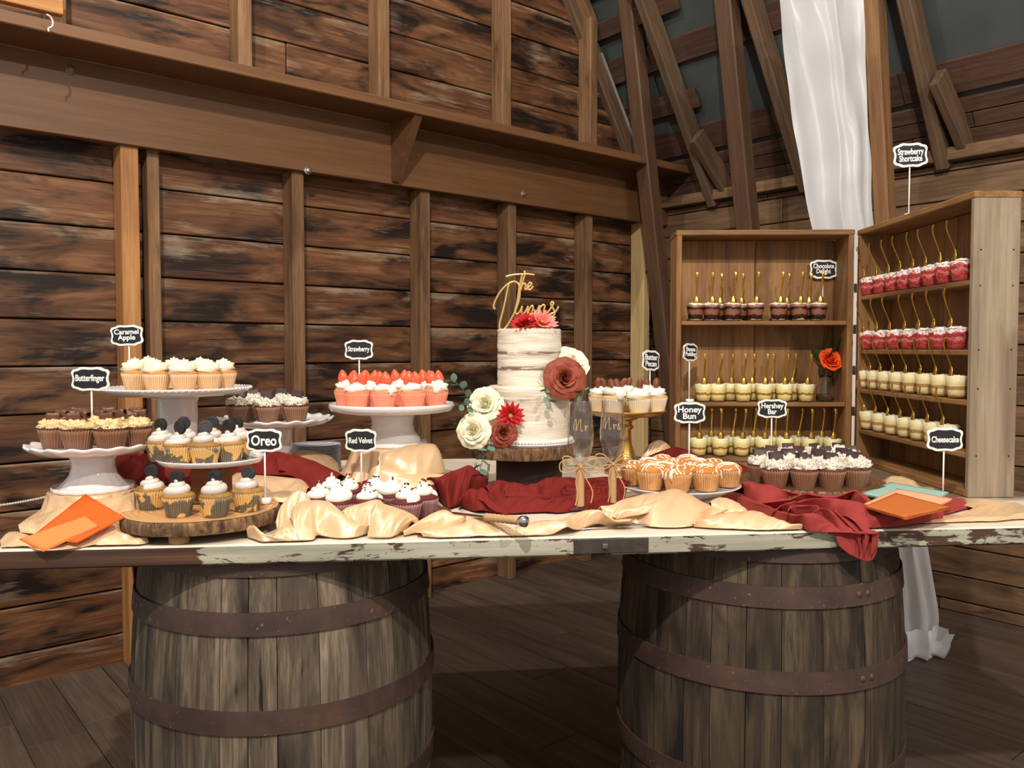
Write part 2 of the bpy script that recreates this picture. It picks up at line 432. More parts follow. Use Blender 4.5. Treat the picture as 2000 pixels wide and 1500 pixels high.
def barrel(X, Y, label, rz, seed, hz):
    r = random.Random(seed)
    root = thing('wine_barrel', label, 'barrel', (X, Y, 0), rz, 'barrels carrying the table')
    HB, rb, rh = .886, .379, .349
    def rad(z): q = (z - HB / 2) / (HB / 2); return rb - (rb - rh) * abs(q) ** 2.0
    ws = [r.uniform(.7, 1.35) for _ in range(27)]; tot = sum(ws); t = 0
    for wv in ws:
        da = wv / tot * 2 * PI; b = MB(); N = 12; g = .0009; dr = r.uniform(-.0010, .0010)
        def fn(q, k, inn):
            z = .002 + (HB - .004) * q; R0 = rad(z) + dr - (.024 if inn else 0)
            ang = t + g / R0 + (da - 2 * g / R0) * k; return Vector((R0 * math.cos(ang), R0 * math.sin(ang), z))
        b.grid(lambda q, k: fn(q, k, False), N, 4)
        o = len(b.v); vs = []
        for i in range(N + 1):
            vs += [fn(i / N, 0, False), fn(i / N, 0, True), fn(i / N, 1, False), fn(i / N, 1, True)]
        b.add(vs, [(4 * i, 4 * i + 4, 4 * i + 5, 4 * i + 1) for i in range(N)] + [(4 * i + 2, 4 * i + 3, 4 * i + 7, 4 * i + 6) for i in range(N)])
        b.obj('stave', M['stave' if seed == 1 else 'stave_dark'], root, smooth=False)
        t += da
    for z, hh in ((.869, .034), (hz[0], .050), (hz[1], .052), (.31, .052), (.12, .047), (.03, .05)):
        R1 = [(rad(z + (q - .5) * hh) + .0025, z + (q - .5) * hh) for q in (0, .5, 1)]
        prof = [(R1[0][0] - .004, R1[0][1])] + R1 + [(R1[2][0] - .004, R1[2][1])]
        prof = [R1[0], R1[1], R1[2]]
        prof2 = [(a + .003, b2) for a, b2 in prof] + [(a - .002, b2) for a, b2 in prof[::-1]]
        hp = MB().lathe(prof2, 72, closed=True).obj('hoop', M['hoop'], root, smooth=False)
        a0 = {0: -2.55}.get(seed, -2.55) + r.uniform(-.1, .1)
        for da in (0, .075):
            R0 = rad(z) + .0055; d = Vector((math.cos(a0 + da - rz * 0), math.sin(a0 + da), 0))
            MB().lathe([(.0, .004), (.006, .003), (.009, 0)], 8).obj('rivet', M['rivet'], hp, M=frame(UZ, d.cross(UZ), d, d * R0 + UZ * z))
    MB().lathe([(.0, HB - .03), (rh - .02, HB - .03), (rh - .02, HB - .05), (0, HB - .05)], 40).obj('barrel_head', M['stave'], root)
    return root
barrel(-.591, 2.13, 'weathered oak barrel with rusty hoops carrying the table under the orange napkins and cupcake stands', 0.0, 1, (.750, .536))
barrel(.678, 2.25, 'dark oak barrel with rusty hoops carrying the table under the hanging red cloth', 1.3, 2, (.772, .575))

# ---------------------------------------------------------------- table: an old painted door
mm = NT('chipped_white_paint'); v = mm.coords((5, 16, 16), False); n = mm.noise(v, 1.6, 8, .72, .5)
tc = mm.n('ShaderNodeTexCoord'); sp = mm.n('ShaderNodeSeparateXYZ'); mm.l(tc.outputs['Object'], sp.inputs[0])
bias = mm.ramp(mm.math('ADD', mm.math('MULTIPLY', sp.outputs[0], .33), .5), [(.05, (.62,) * 3 + (1,)), (.180, (.62,) * 3 + (1,)), (.205, (0,) * 3 + (1,)), (.24, (.03,) * 3 + (1,)), (.66, (.035,) * 3 + (1,)), (.76, (.075,) * 3 + (1,)), (1, (.11,) * 3 + (1,))])
zb_ = mm.ramp(mm.math('MULTIPLY', sp.outputs[2], -1 / .044), [(0, (.09,) * 3 + (1,)), (.22, (0, 0, 0, 1)), (.75, (0, 0, 0, 1)), (1, (.07,) * 3 + (1,))])
f = mm.ramp(mm.math('ADD', mm.math('ADD', n, bias), zb_), [(.605, BW0), (.63, BW1)])
gn = mm.noise(mm.coords((2, 60, 60), False), 1, 5); pc = mm.ramp(gn, [(.35, S(146, 144, 126)), (.55, S(172, 169, 150)), (.7, S(190, 186, 166))])
wc = mm.ramp(gn, [(.35, S(58, 38, 28)), (.6, S(86, 58, 42)), (.75, S(128, 78, 50))])
mm.bump(mm.math('SUBTRACT', 1.0, f), .6, .002); M['chip'] = mm.set(mm.mix(f, pc, wc), .55)
mm = NT('white_table_paint'); v = mm.coords((3, 10, 10), False); n = mm.noise(v, 2.0, 8, .7); f = mm.ramp(n, [(.68, BW0), (.72, BW1)])
tc = mm.n('ShaderNodeTexCoord'); sp = mm.n('ShaderNodeSeparateXYZ'); mm.l(tc.outputs['Object'], sp.inputs[0])
gx = mm.ramp(mm.math('ADD', mm.math('ADD', sp.outputs[0], mm.math('MULTIPLY', n, .25)), mm.math('MULTIPLY', sp.outputs[1], .35)), [(.80, BW0), (.90, BW1)])
gy = mm.ramp(mm.math('ADD', sp.outputs[1], mm.math('MULTIPLY', n, .2)), [(.40, BW0), (.48, BW1)]); gn = mm.noise(mm.coords((3, 40, 40), False), 1.0, 5)
M['tpaint'] = mm.set(mm.mix(mm.math('MULTIPLY', gx, gy), mm.mix(f, S(222, 210, 190), S(150, 120, 92)), mm.mix(gn, S(92, 74, 58), S(146, 122, 98))), .42)
M['iron'] = plain('dark_lock_iron', S(58, 54, 48), .5, metal=.5, nz=(40, S(120, 112, 100), .5), bump=.4)
uL, uR, vB, TK = -1.10, 1.56, 1.35, .044
tabM = frame(EU, EV, UZ, T((uL + uR) / 2, 0, 0))
tb = bpy.data.objects.new('door_table', None); COL.objects.link(tb); tb.matrix_basis = tabM
tag(tb, 'long tabletop made of an old door with chipped white paint, laid across two barrels', 'table')
W = uR - uL
b = MB(); b.box((0, vB / 2, -TK / 2), (W, vB, TK), 0, .004)
o = b.obj('tabletop', [M['tpaint'], M['chip']], tb, smooth=False)
for p in o.data.polygons:
    p.material_index = 0 if p.normal.z > .4 else 1
lk = MB(); ul = Pz(1197, 1050, ZT); ulx = (ul - T((uL + uR) / 2, 0, 0)).dot(EU)
lk.box((ulx, -.0015, -.022), (.172, .004, .034), 0, .0015)
lo = lk.obj('lock_plate', M['iron'], tb, smooth=False)
MB().box((ulx - .015, -.006, -.022), (.014, .008, .012), 0, .002).obj('latch_bolt', plain('worn_latch', S(120, 112, 98), .4, metal=.7), lo, smooth=False)
# ---------------------------------------------------------------- cloths
mm = NT('champagne_satin'); v = mm.coords((1, 1, 1)); n = mm.noise(v, 260, 2); nb = mm.noise(v, 16, 2, .5, .3); mm.bump(nb, .30, .012)
M['satin'] = mm.set(mm.mix(n, S(216, 176, 132), S(232, 198, 156)), .33, Specular_IOR_Level=.7, Metallic=.14, Sheen_Weight=.15, Sheen_Roughness=.3)
mm = NT('burgundy_chiffon'); v = mm.coords((1, 1, 1)); n = mm.noise(v, 500, 2)
M['brick'] = mm.set(mm.mix(n, S(138, 48, 46), S(158, 60, 56)), .75, Specular_IOR_Level=.2, Sheen_Weight=.3, Sheen_Roughness=.5)
M['brick'].node_tree.nodes['Principled BSDF'].inputs['Sheen Tint'].default_value = S(230, 120, 110)
mm = NT('shaded_burgundy_chiffon'); v = mm.coords((1, 1, 1)); n = mm.noise(v, 500, 2)
M['burg_shaded'] = mm.set(mm.mix(n, S(106, 29, 26), S(126, 40, 34)), .8, Specular_IOR_Level=.15)  # darker copy of the chiffon: shade on the back cloths put into the colour

def ribbon(mb, rows, ns, nt, folds, amp, seed, up=None, over=.5, slant=1.2, ragged=.012, flat_edge=.4, second=.55):
    """folded cloth strip. rows: (A, B, bulge[, up]) from near edge A to far edge B, in order along the strip"""
    A = smooth_path([r[0] for r in rows], ns); B = smooth_path([r[1] for r in rows], ns)
    Hh = smooth_path([(r[2], 0, 0) for r in rows], ns)
    U = smooth_path([(r[3] if len(r) > 3 else (up or UZ)) for r in rows], ns)
    L = [0.0]
    for i in range(ns): L.append(L[-1] + ((A[i + 1] + B[i + 1]) / 2 - (A[i] + B[i]) / 2).length)
    so = seed * 7.31
    def fn(q, t):
        i = round(q * ns); a, b2, h, up_ = A[i], B[i], Hh[i].x, U[i].normalized(); lat = (b2 - a); ln = lat.normalized(); s = L[i]
        env = max(0.0, math.sin(PI * t)) ** flat_edge * max(0.0, math.sin(PI * (.03 + .94 * q))) ** .3
        n1 = noise.noise((s * 3.6, t * 1.6, so)); n2 = noise.noise((s * 8, t * 3.2, so + 5)); n3 = noise.noise((s * 2.1, so + 8, t * .8))
        p1 = folds * t + slant * s * 3 * (1 + .5 * n3) + .75 * n1 + .3 * n2
        f1 = abs(math.sin(PI * p1)) ** .75
        p2 = 2.1 * folds * t - slant * s * 4.5 + .9 * n2 + so
        f2 = abs(math.sin(PI * p2)) ** .9
        am = amp * (.65 + .8 * max(0, n3 + .3)) * env
        up_h = h * (4 * t * (1 - t)) ** .6 * (1 + .5 * n3) * .72 + am * (1.7 * f1 + second * f2)
        lateral = over * am * math.sin(2 * PI * p1) + ragged * (noise.noise((s * 7, so + 2, 4.0)) * (1 - t) + noise.noise((s * 7, so + 12, 9.0)) * t)
        return a + lat * t + ln * lateral + up_ * max(up_h, 0.0015)
    mb.grid(fn, ns, nt); return mb
def cloth(name, label, cat, mat, strips, group=None, parts=None):
    root_o = None
    mb = MB()
    for st_ in strips: ribbon(mb, **st_)
    o = mb.obj(name, mat, None, fix=False)
    md = o.modifiers.new('thick', 'SOLIDIFY'); md.thickness = .0016; md.offset = 1
    return tag(o, label, cat, group)
def row(pa, pb, h, za=.003, zb=.003): return (Pz(pa[0], pa[1], ZT + za), Pz(pb[0], pb[1], ZT + zb), h)

SG, BG = 'champagne satin cloths on the table', 'burgundy chiffon cloths on the table'

def pt(tr, x, y, d):
    px, py = tr[0] + x * tr[2], tr[1] + y * tr[2]
    p = P(px, py, d) if d >= 1 else Pz(px, py, ZT + d)
    if d < 1:                                    # stay on the table top
        v = (p - TO).dot(EV)
        if v < .004: p = p + EV * (.004 - v)
    return p
def patch(mb, tr, A, B, bow=.006, back=.05, seed=0, n=64, m=16, ease=1.35, wr=.0026, floor_z=.002, hem=.0):
    """a sheet of cloth falling from crest curve A to hem curve B, rounded over the crest and dropping away behind it"""
    a = smooth_path([pt(tr, *q) for q in A], n); b = smooth_path([pt(tr, *q) for q in B], n); so = seed * 4.7
    nr = (UZ - EV * .7).normalized(); kb = 6 if back > 0 else 0
    def fn(q, t):
        i = round(q * n); j = round(t * (m + kb)) - kb
        if j < 0:
            f = -j / kb; c = a[i]; p = c + EV * (back * f); p.z = c.z - (c.z - ZT - floor_z) * f ** 1.6 * .97
            return p
        f = j / m; p = a[i].lerp(b[i], f); dz = a[i].z - b[i].z
        p.z = a[i].z - dz * f ** ease
        L = (a[i] - b[i]).length; s = q * n * .02
        w_ = noise.noise((s * 2.4 + so, f * 1.1, so)) + .45 * noise.noise((s * 5.2, f * 2.1, so + 3)) + 1.1 * (.5 - abs(noise.noise((s * 4.2 + f * 1.6, f * .9, so + 7))) * 2.2)
        k = math.sin(PI * min(1, f * 1.0))
        p = p + nr * (bow * k + wr * w_ * (.25 + k)) - EV * (hem * f * f * noise.noise((s * 4, so, 1.7)))
        if A[0][2] < 1 or B[0][2] < 1: p.z = max(p.z, ZT + floor_z)
        return p
    mb.grid(fn, n, m + kb); return mb
def draped(name, label, mat, tr, patches, group, extra=()):
    mb = MB()
    for st_ in extra: ribbon(mb, **st_)
    for k, pc in enumerate(patches): patch(mb, tr, seed=k + len(label), **pc)
    o = mb.obj(name, mat, None, fix=False)
    md = o.modifiers.new('thick', 'SOLIDIFY'); md.thickness = .0018; md.offset = 0
    md = o.modifiers.new('round', 'SUBSURF'); md.levels = 1; md.render_levels = 1
    return tag(o, label, 'cloth', group)
def onT(x, y, z=0.0): return Vector((x, y, ZT + z))
Z6 = (0, 880, .16); h0 = .004
draped('satin_cloth', 'champagne satin draped over the left table end beneath the two orange napkins', M['satin'], Z6, [
    dict(A=[(760, 560, 1.90), (900, 575, 1.87), (1150, 585, 1.86), (1450, 560, 1.87), (1640, 500, 1.92)], B=[(240, 960, 1.835), (500, 1050, 1.785), (900, 1130, 1.755), (1300, 1110, 1.765), (1640, 1000, 1.80)], bow=.002, back=.06, ease=1.0, wr=.006),
    dict(A=[(230, 920, 1.835), (300, 850, 1.86), (420, 770, 1.89), (600, 645, 1.94), (800, 540, 2.0)], B=[(250, 1000, 1.80), (420, 1020, 1.79), (600, 1000, 1.79), (760, 920, 1.82), (900, 700, 1.86)], bow=.008, back=.05),
    dict(A=[(1380, 570, 1.875), (1500, 520, 1.90), (1620, 460, 1.96), (1760, 440, 2.02)], B=[(1400, 760, 1.85), (1480, 780, 1.85), (1560, 740, 1.87), (1700, 700, 1.9)], bow=-.006, back=.05),
    dict(A=[(20, 1090, 1.80), (120, 1000, 1.82), (300, 1030, 1.79), (460, 1180, 1.735), (570, 1240, 1.72), (720, 1180, 1.74), (920, 1090, 1.765), (1140, 975, 1.80), (1350, 880, 1.83), (1420, 970, 1.80), (1600, 1040, 1.78), (1790, 1075, 1.77)], B=[(10, 1180, h0), (150, 1175, h0), (300, 1210, h0), (470, 1318, 1.694), (570, 1326, 1.692), (700, 1275, 1.696), (950, 1235, h0), (1150, 1200, h0), (1350, 1190, h0), (1500, 1180, h0), (1680, 1160, h0), (1820, 1125, h0)], bow=.009, back=.035, n=110, wr=.003)], SG)
Z7 = (220, 840, .24)
def mound(name, label, c, r, h, seed, spread=.09, mat='satin', gp=SG):
    mb = MB(); so = seed * 3.7
    def fn(q, t):
        ang = 2 * PI * t; k = q
        if k < .45: rr = r * k / .45; z = h
        else:
            f = (k - .45) / .55; pl = abs(math.sin(5.5 * ang + so + 1.2 * noise.noise((math.cos(ang) * 2, math.sin(ang) * 2, so)))) ** .7
            rr = r + spread * f ** 1.6 + .034 * f ** .8 * (pl - .5) + .008 * f * math.sin(17 * ang + so * 2)
            z = max(h * (1 - f ** 1.15), .002)
        z += .0025 * noise.noise((rr * 30 * math.cos(ang), rr * 30 * math.sin(ang), so)) * (1 if k > .45 else 0.2)
        return c + EU * (rr * math.cos(ang)) + EV * (rr * math.sin(ang)) + UZ * z
    mb.grid(fn, 40, 180)
    o = mb.obj(name, M[mat], None, fix=False); return tag(o, label, 'cloth', gp)
mound('satin_cover', 'champagne satin gathered over the low riser under the leftmost scalloped cake stand', onT(-1.002, 1.95), .098, .086, 2, .02)
mound('satin_cover', 'champagne satin gathered over the riser that lifts the strawberry cupcake stand', onT(-.354, 2.42), .115, .138, 3, .055)
Z2 = (800, 900, .22); Z1 = (460, 900, .2); Z3 = (1150, 900, .22); Z4 = (1400, 900, .18); Z5 = (1660, 900, .17)
draped('satin_cloth', 'puffed fold of champagne satin standing right of the strawberry stand riser', M['satin'], (0, 0, 1), [
    dict(A=[(752, 884, 2.31), (780, 873, 2.33), (815, 867, 2.36), (845, 868, 2.38), (853, 885, 2.40)], B=[(745, 935, 2.26), (790, 942, 2.24), (830, 935, 2.27), (862, 925, 2.31), (870, 922, 2.33)], bow=.022, back=.02, wr=.003),
    dict(A=[(745, 905, 2.28), (790, 925, 2.24), (840, 925, 2.27), (890, 930, 2.26)], B=[(740, 945, 2.22), (790, 955, 2.2), (840, 948, 2.22), (885, 940, 2.24)], bow=.008, back=.03)], SG)
draped('satin_cloth', 'thick crumpled swag of champagne satin in front of the red velvet cupcakes', M['satin'], Z1, [
    dict(A=[(395, 600, 1.85), (430, 470, 1.88), (500, 370, 1.90), (610, 285, 1.915), (680, 310, 1.91), (730, 380, 1.90)], B=[(405, 700, 1.80), (470, 700, 1.80), (540, 690, 1.80), (600, 640, 1.82), (660, 560, 1.84), (730, 480, 1.86)], bow=-.008, back=.03),
    dict(A=[(530, 560, 1.845), (560, 450, 1.865), (640, 400, 1.875), (760, 385, 1.88), (900, 400, 1.875), (1000, 470, 1.865), (1100, 560, 1.85), (1230, 640, 1.835), (1310, 660, 1.83)], B=[(570, 830, .004), (640, 810, .004), (760, 770, .004), (800, 730, .008), (900, 745, .004), (1020, 755, .004), (1150, 750, .004), (1250, 725, .004), (1310, 700, .006)], bow=.016, back=.04, n=90, m=22),
    dict(A=[(560, 500, 1.85), (600, 440, 1.862), (680, 420, 1.865), (740, 500, 1.85), (830, 610, 1.83), (900, 700, 1.81)], B=[(580, 760, 1.79), (640, 700, 1.80), (720, 660, 1.81), (780, 690, 1.80), (830, 720, 1.80), (900, 735, 1.80)], bow=-.006, back=.012, n=70),
    dict(A=[(1030, 500, 1.87), (1100, 455, 1.88), (1250, 410, 1.885), (1380, 380, 1.89), (1440, 410, 1.885)], B=[(1110, 600, 1.845), (1200, 640, 1.84), (1270, 640, 1.835), (1320, 660, 1.83), (1360, 640, 1.835)], bow=.008, back=.04),
    dict(A=[(1415, 385, 1.868), (1450, 420, 1.868), (1560, 455, 1.872), (1690, 505, 1.875), (1780, 570, 1.87), (1760, 620, 1.86)], B=[(1285, 745, .004), (1380, 752, .004), (1500, 750, .004), (1560, 730, .006), (1610, 700, .008), (1680, 665, .01)], bow=.014, back=.04, n=80, m=20),
    dict(A=[(110, 680, 1.795), (140, 635, 1.80), (200, 655, 1.79), (260, 730, 1.775), (330, 760, 1.77), (400, 690, 1.785), (470, 640, 1.80), (560, 620, 1.81), (600, 660, 1.80)], B=[(120, 745, .004), (180, 765, .004), (250, 800, .004), (320, 830, .004), (400, 845, .004), (470, 852, .004), (530, 850, .004), (580, 830, .004), (620, 800, .004)], bow=.008, back=.03, n=90)], SG)
draped('satin_cloth', 'low champagne satin fold along the front edge before the wedding cake', M['satin'], Z2, [
    dict(A=[(-60, 640, 1.83), (60, 560, 1.86), (160, 495, 1.885), (300, 438, 1.90), (400, 480, 1.885), (500, 500, 1.875)], B=[(-50, 665, .004), (60, 640, .005), (180, 620, .006), (300, 600, .01), (400, 590, .012), (500, 580, .012)], bow=.010, back=.04),
    dict(A=[(60, 640, 1.815), (180, 605, 1.83), (320, 585, 1.835), (470, 560, 1.84), (540, 510, 1.86), (700, 515, 1.86), (820, 560, 1.85), (930, 600, 1.84), (1050, 570, 1.85)], B=[(120, 672, .004), (260, 700, .004), (400, 712, .004), (540, 716, .004), (620, 690, .006), (720, 702, .004), (820, 705, .004), (920, 692, .004), (1030, 680, .004)], bow=.006, back=.035, n=100),
    dict(A=[(930, 600, 1.845), (1050, 555, 1.86), (1200, 530, 1.87), (1340, 530, 1.87), (1450, 480, 1.895), (1580, 438, 1.91), (1680, 450, 1.905)], B=[(960, 690, .004), (1100, 676, .004), (1260, 655, .004), (1390, 590, .02), (1450, 605, .012), (1520, 610, .004), (1600, 560, .012)], bow=.008, back=.04, n=90),
    dict(A=[(1560, 440, 1.905), (1680, 440, 1.905), (1760, 500, 1.885), (1840, 540, 1.875), (1960, 535, 1.88)], B=[(1540, 600, .006), (1640, 560, .012), (1740, 570, .006), (1860, 580, .004), (1980, 575, .004)], bow=.008, back=.05)], SG)
draped('satin_cloth', 'large pale satin swag in front of the honey bun cupcakes', M['satin'], Z3, [
    dict(A=[(60, 450, 1.99), (200, 405, 2.01), (340, 345, 2.03), (480, 300, 2.045), (620, 285, 2.05), (760, 250, 2.055), (880, 290, 2.05), (1000, 360, 2.03), (1120, 425, 2.01), (1230, 465, 1.99)], B=[(120, 470, 1.95), (200, 500, 1.93), (250, 510, 1.925), (420, 560, .004), (550, 588, .004), (700, 594, .004), (850, 590, .004), (960, 575, .004), (1060, 545, .004), (1200, 500, .01)], bow=.018, back=.05, n=110, m=24, wr=.005),
    dict(A=[(230, 480, 1.945), (330, 430, 1.955), (500, 400, 1.965), (640, 340, 1.99), (740, 280, 2.02)], B=[(240, 520, 1.925), (340, 500, 1.93), (500, 470, 1.935), (640, 420, 1.95), (740, 360, 1.985)], bow=.010, back=.012),
    dict(A=[(-40, 560, 1.90), (60, 480, 1.935), (140, 450, 1.95), (240, 470, 1.94)], B=[(-30, 590, .004), (80, 565, .006), (180, 560, .006), (280, 556, .004)], bow=.008, back=.05),
    dict(A=[(940, 565, 1.90), (1080, 510, 1.925), (1220, 465, 1.945), (1360, 452, 1.95), (1480, 450, 1.95), (1600, 500, 1.93), (1740, 560, 1.905), (1880, 598, 1.89)], B=[(930, 585, .004), (1080, 598, .004), (1240, 604, .004), (1380, 610, .004), (1520, 616, .004), (1650, 622, .004), (1780, 622, .004), (1890, 606, .004)], bow=.012, back=.05, n=90),
    dict(A=[(1060, 380, 2.03), (1130, 335, 2.045), (1220, 335, 2.045), (1320, 390, 2.03), (1400, 460, 2.01)], B=[(1090, 440, 1.99), (1180, 460, 1.98), (1260, 470, 1.98), (1340, 470, 1.98), (1410, 475, 1.98)], bow=.012, back=.03)], SG)
draped('satin_cloth', 'champagne satin spread over the right table end in front of the upright box', M['satin'], Z5, [
    dict(A=[(1440, 545, 2.10), (1560, 450, 2.16), (1700, 470, 2.16), (1820, 480, 2.16), (1960, 560, 2.13), (2200, 570, 2.13)], B=[(1150, 690, .004), (1300, 690, .004), (1500, 690, .004), (1700, 685, .004), (1900, 668, .004), (2200, 660, .004)], bow=-.004, back=.10, wr=.006, n=80),
    dict(A=[(950, 690, 2.0), (1150, 665, 2.0), (1350, 640, 2.005), (1550, 630, 2.01), (1750, 650, 2.005), (1900, 620, 2.015), (2200, 600, 2.02)], B=[(850, 712, .004), (1100, 706, .004), (1300, 698, .004), (1500, 694, .004), (1700, 690, .004), (1900, 670, .004), (2200, 662, .004)], bow=.006, back=.05, n=80)], SG)
draped('satin_cloth', 'satin tucked behind the gold cake stand on the table', M['satin'], (0, 0, 1), [
    dict(A=[(1254, 892, 2.82), (1268, 868, 2.84), (1290, 860, 2.85), (1308, 872, 2.86), (1318, 892, 2.86)], B=[(1250, 905, 2.8), (1272, 892, 2.8), (1290, 900, 2.8), (1305, 905, 2.8), (1318, 908, 2.8)], bow=.010, back=.03)], SG)
draped('satin_cloth', 'satin bunched behind the wooden slab with two tiers of cookie cupcakes', M['satin'], Z7, [
    dict(A=[(850, 390, 2.28), (980, 345, 2.30), (1150, 365, 2.28), (1350, 380, 2.27), (1530, 405, 2.26), (1600, 470, 2.22)], B=[(840, 540, 2.14), (980, 560, 2.12), (1120, 580, 2.10), (1300, 580, 2.08), (1450, 560, 2.06), (1560, 570, 2.05)], bow=.006, back=.05, wr=.010, n=80),
    dict(A=[(1080, 560, 2.10), (1200, 530, 2.12), (1330, 500, 2.13), (1450, 500, 2.12), (1540, 530, 2.1)], B=[(1100, 610, 2.05), (1220, 600, 2.05), (1340, 590, 2.05), (1450, 590, 2.05), (1540, 590, 2.05)], bow=.008, back=.03)], SG)
draped('satin_cloth', 'champagne satin laid over the front of the plastic plate stack', M['satin'], Z7, [
    dict(A=[(1430, 200, 2.66), (1540, 165, 2.68), (1660, 180, 2.68), (1770, 215, 2.68), (1830, 270, 2.68)], B=[(1440, 330, 2.5), (1560, 330, 2.5), (1680, 340, 2.52), (1780, 370, 2.54), (1850, 390, 2.56)], bow=.014, back=.0)], SG)
draped('satin_cloth', 'small champagne satin bunch between the dark slab and the upright box', M['satin'], Z5, [
    dict(A=[(390, 250, 2.46), (450, 190, 2.49), (560, 180, 2.50), (700, 220, 2.48), (800, 290, 2.44), (940, 330, 2.41)], B=[(400, 280, 2.42), (480, 270, 2.42), (600, 300, 2.4), (720, 330, 2.38), (820, 350, 2.37), (960, 350, 2.37)], bow=.010, back=.03)], SG)
# burgundy
draped('burgundy_cloth', 'burgundy chiffon winding behind the left cupcake stands', M['burg_shaded'], Z7, [
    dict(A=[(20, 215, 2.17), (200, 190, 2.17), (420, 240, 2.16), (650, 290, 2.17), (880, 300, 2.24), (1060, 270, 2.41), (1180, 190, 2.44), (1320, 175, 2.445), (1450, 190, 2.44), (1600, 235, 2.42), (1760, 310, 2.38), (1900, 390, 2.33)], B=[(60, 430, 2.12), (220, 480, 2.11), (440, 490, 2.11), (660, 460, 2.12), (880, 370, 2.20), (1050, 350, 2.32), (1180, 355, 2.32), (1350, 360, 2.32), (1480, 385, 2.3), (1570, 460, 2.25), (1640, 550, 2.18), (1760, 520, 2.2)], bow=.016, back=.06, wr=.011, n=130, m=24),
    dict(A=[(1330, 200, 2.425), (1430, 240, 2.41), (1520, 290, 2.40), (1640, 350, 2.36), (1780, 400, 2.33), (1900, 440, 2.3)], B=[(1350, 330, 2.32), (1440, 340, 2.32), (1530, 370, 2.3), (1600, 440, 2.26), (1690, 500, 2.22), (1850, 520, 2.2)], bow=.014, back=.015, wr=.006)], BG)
draped('burgundy_cloth', 'burgundy chiffon crossing behind the red velvet cupcakes', M['burg_shaded'], Z1, [
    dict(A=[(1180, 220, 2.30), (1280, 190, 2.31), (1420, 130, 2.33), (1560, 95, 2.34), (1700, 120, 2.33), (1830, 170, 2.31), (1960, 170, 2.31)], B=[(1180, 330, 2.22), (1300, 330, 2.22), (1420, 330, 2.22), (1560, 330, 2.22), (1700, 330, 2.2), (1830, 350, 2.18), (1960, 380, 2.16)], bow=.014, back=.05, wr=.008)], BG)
draped('burgundy_cloth', 'burgundy chiffon bunched under and before the wedding cake slab', M['burg_shaded'], Z2, [
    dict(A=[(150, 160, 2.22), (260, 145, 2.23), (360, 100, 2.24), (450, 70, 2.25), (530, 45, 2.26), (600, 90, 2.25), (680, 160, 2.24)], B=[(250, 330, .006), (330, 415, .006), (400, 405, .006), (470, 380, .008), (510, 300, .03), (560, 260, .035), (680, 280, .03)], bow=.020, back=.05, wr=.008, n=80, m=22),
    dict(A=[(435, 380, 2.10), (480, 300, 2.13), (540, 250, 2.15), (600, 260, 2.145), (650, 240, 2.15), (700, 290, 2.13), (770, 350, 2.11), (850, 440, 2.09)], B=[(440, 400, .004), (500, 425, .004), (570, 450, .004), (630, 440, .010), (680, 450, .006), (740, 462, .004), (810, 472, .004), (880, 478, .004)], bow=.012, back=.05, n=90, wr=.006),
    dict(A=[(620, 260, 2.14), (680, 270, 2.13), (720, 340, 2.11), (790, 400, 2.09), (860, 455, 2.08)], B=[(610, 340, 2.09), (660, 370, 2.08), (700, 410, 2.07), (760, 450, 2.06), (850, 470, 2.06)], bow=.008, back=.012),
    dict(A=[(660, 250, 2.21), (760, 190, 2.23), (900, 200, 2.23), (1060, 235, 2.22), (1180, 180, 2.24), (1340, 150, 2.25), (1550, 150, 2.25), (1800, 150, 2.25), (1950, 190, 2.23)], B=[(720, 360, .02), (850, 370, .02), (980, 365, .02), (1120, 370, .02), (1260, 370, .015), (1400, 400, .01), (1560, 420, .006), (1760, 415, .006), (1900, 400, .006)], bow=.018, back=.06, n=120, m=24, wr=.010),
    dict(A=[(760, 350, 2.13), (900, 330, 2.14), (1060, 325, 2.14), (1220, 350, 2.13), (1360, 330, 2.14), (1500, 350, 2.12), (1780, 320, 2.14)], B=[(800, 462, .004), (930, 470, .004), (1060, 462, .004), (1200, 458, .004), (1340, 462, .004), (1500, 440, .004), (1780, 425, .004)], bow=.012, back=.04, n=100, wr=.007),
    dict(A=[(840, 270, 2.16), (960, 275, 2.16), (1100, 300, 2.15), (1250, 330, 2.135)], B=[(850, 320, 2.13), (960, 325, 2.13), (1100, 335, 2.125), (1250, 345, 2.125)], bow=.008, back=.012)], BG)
p0 = [row((1412, 975), (1400, 905), .004), row((1450, 990), (1440, 915), .006), row((1520, 1018), (1500, 935), .008), row((1590, 1030), (1570, 960), .010), row((1660, 1034), (1640, 970), .014), row((1720, 1030), (1700, 968), .016), row((1790, 1018), (1770, 968), .014), row((1850, 1006), (1840, 975), .010), row((1900, 992), (1895, 978), .002)]
